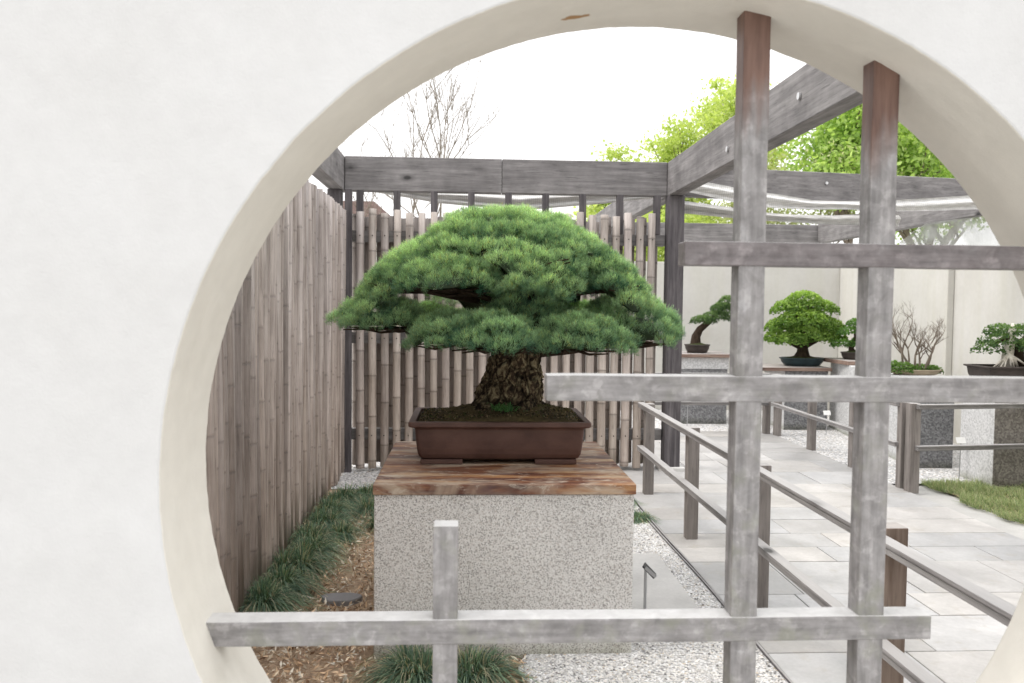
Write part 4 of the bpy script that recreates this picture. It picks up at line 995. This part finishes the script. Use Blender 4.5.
# ------------------------------------------------------------------ trees beyond
def tree(name, label, base, H, cr, cfun, seed, nleaf, lsize, cols, barem='twig_g', lev=4, trunk_r=.16, first=.35, clump_r=.45, spreadf=1.0, group='trees beyond the courtyard'):
    t = thing(name, label, 'tree', base, group); rr = random.Random(seed); m = MB(); tips = []
    def grow(a, d, L, r, l):
        pts = [a]; q = a.copy(); dd_ = d.copy(); K_ = 5
        for k in range(K_):
            dd_ = (dd_+Vector((rr.uniform(-.16, .16), rr.uniform(-.16, .16), rr.uniform(-.03, .13)))).normalized(); q = q+dd_*L/K_; pts.append(q)
        m.tube(pts, [max(.004, r*(1-.5*k/K_)) for k in range(K_+1)], 6 if l > 1 else 4, cap=False)
        if l == 0: tips.append(q); return
        if l == 1: tips.append(q)
        for k in range(rr.choice([3, 4]) if l > 1 else 4):
            s0 = pts[rr.choice([2, 3, 4, 5]) if l < lev else rr.choice([3, 4, 5])]
            sp = spreadf*(1.0 if l == lev else .85)
            nd = (dd_+Vector((rr.uniform(-sp, sp), rr.uniform(-sp, sp), rr.uniform(-.15, .5)))).normalized(); grow(s0, nd, L*rr.uniform(.55, .78), r*.55, l-1)
    b0 = Vector(base); grow(b0, Vector((0, 0, 1)), H*first, trunk_r, lev)
    m.build('trunk', MAT[barem], t)
    if nleaf:
        T = np.array([tuple(q) for q in tips]); idx = rng.integers(0, len(T), nleaf); sz = rng.uniform(.4, 1.1, len(T))[idx]
        pos = T[idx]+rng.normal(size=(nleaf, 3))*clump_r*.5*sz[:, None]*np.array([1, 1, .6]); 
        if cfun: pos = pos[cfun(pos)]
        nl = len(pos); tn = rng.random(len(T))[idx[:nl]]*.5+rng.random(nl)*.5; col = np.array(cols[0])+(np.array(cols[1])-np.array(cols[0]))*tn[:, None]
        V, Q = leaves(pos, lsize*rng.uniform(.6, 1.3, nl), col, up=.5, aspect=.65); tris('crown', V, Q, MAT['leaf_far'], t, 4)
LIME = ((.36, .45, .13), (.70, .75, .33)); GREEN = ((.24, .38, .10), (.56, .68, .25)); OLIVE = ((.36, .39, .22), (.60, .60, .40))
tree('lime_tree', 'tall airy lime green tree left of the first lattice upright', (6.6, 20, -.01), 9.2, 2, None, 21, 24000, .10, LIME, first=.36, clump_r=.55, trunk_r=.15)
tree('lime_tree', 'low lime green tree showing over the back beam at its right end', (4.0, 21, -.01), 6.6, 2, None, 52, 24000, .10, LIME, first=.36, clump_r=.5, trunk_r=.12, spreadf=1.2)
tree('maple_tree', 'dense bright green tree behind the right pergola beam', (7.3, 17, -.01), 7.8, 2, None, 9, 24000, .10, GREEN, first=.34, clump_r=.75, trunk_r=.16)
tree('maple_tree', 'green tree at the far right behind the second upright', (9.8, 17.5, -.01), 8.0, 2, None, 14, 24000, .10, GREEN, first=.34, clump_r=.75, trunk_r=.16)
tree('young_tree', 'thin olive leaved tree between the two lattice uprights', (6.6, 16, -.01), 6.6, 2, None, 31, 12000, .07, OLIVE, first=.36, clump_r=.5, trunk_r=.07)
tree('lime_tree', 'lime green shrub tree seen below the beam beside the dark post', (4.6, 17.5, -.01), 5.0, 2, None, 41, 22000, .08, LIME, first=.30, clump_r=.7, trunk_r=.08)
tree('lime_tree', 'small yellow green tree above the right end of the picket fence', (2.9, 17.0, -.01), 4.8, 2, None, 43, 18000, .08, LIME, first=.30, clump_r=.6, trunk_r=.07)
for k, (px_, H, sd_, lb) in enumerate(((371, 8.0, 3, 'leftmost bare tree above the back beam beside the arch'), (408, 9.6, 8, 'middle bare tree with fine upright branches above the beam'), (447, 9.6, 12, 'right hand bare tree with wide branches above the beam'))):
    p = at(px_, 200, 22); tree('bare_tree', lb, (p.x, 22, -.01), H, 1, None, sd_, 0, 0, None, 'twig_far', lev=4, trunk_r=.06, first=.40, spreadf=1.05, group='bare trees behind the pergola')

# ------------------------------------------------------------------ house behind
h = thing('house', 'house with brown roof seen above the left end of the picket fence', 'house', (-5, 27, 0))
m = MB(); m.box(-8, -2.0, 26, 31, -.01, 3.6); m.build('wall', MAT['court'], h)
m = MB(); m.add([(-8.4, 25.6, 3.5), (-1.6, 25.6, 3.55), (-1.6, 31.4, 3.5), (-8.4, 31.4, 3.5), (-6, 28.5, 5.0), (-3.2, 28.5, 5.0)], [(0, 1, 5, 4), (1, 2, 5), (2, 3, 4, 5), (3, 0, 4), (0, 3, 2, 1)]); m.build('roof', MAT['roof'], h)
m = MB(); m.box(-5.2, -4.0, 25.97, 25.998, 1.0, 2.3); m.build('window', MAT['metal_d'], h)
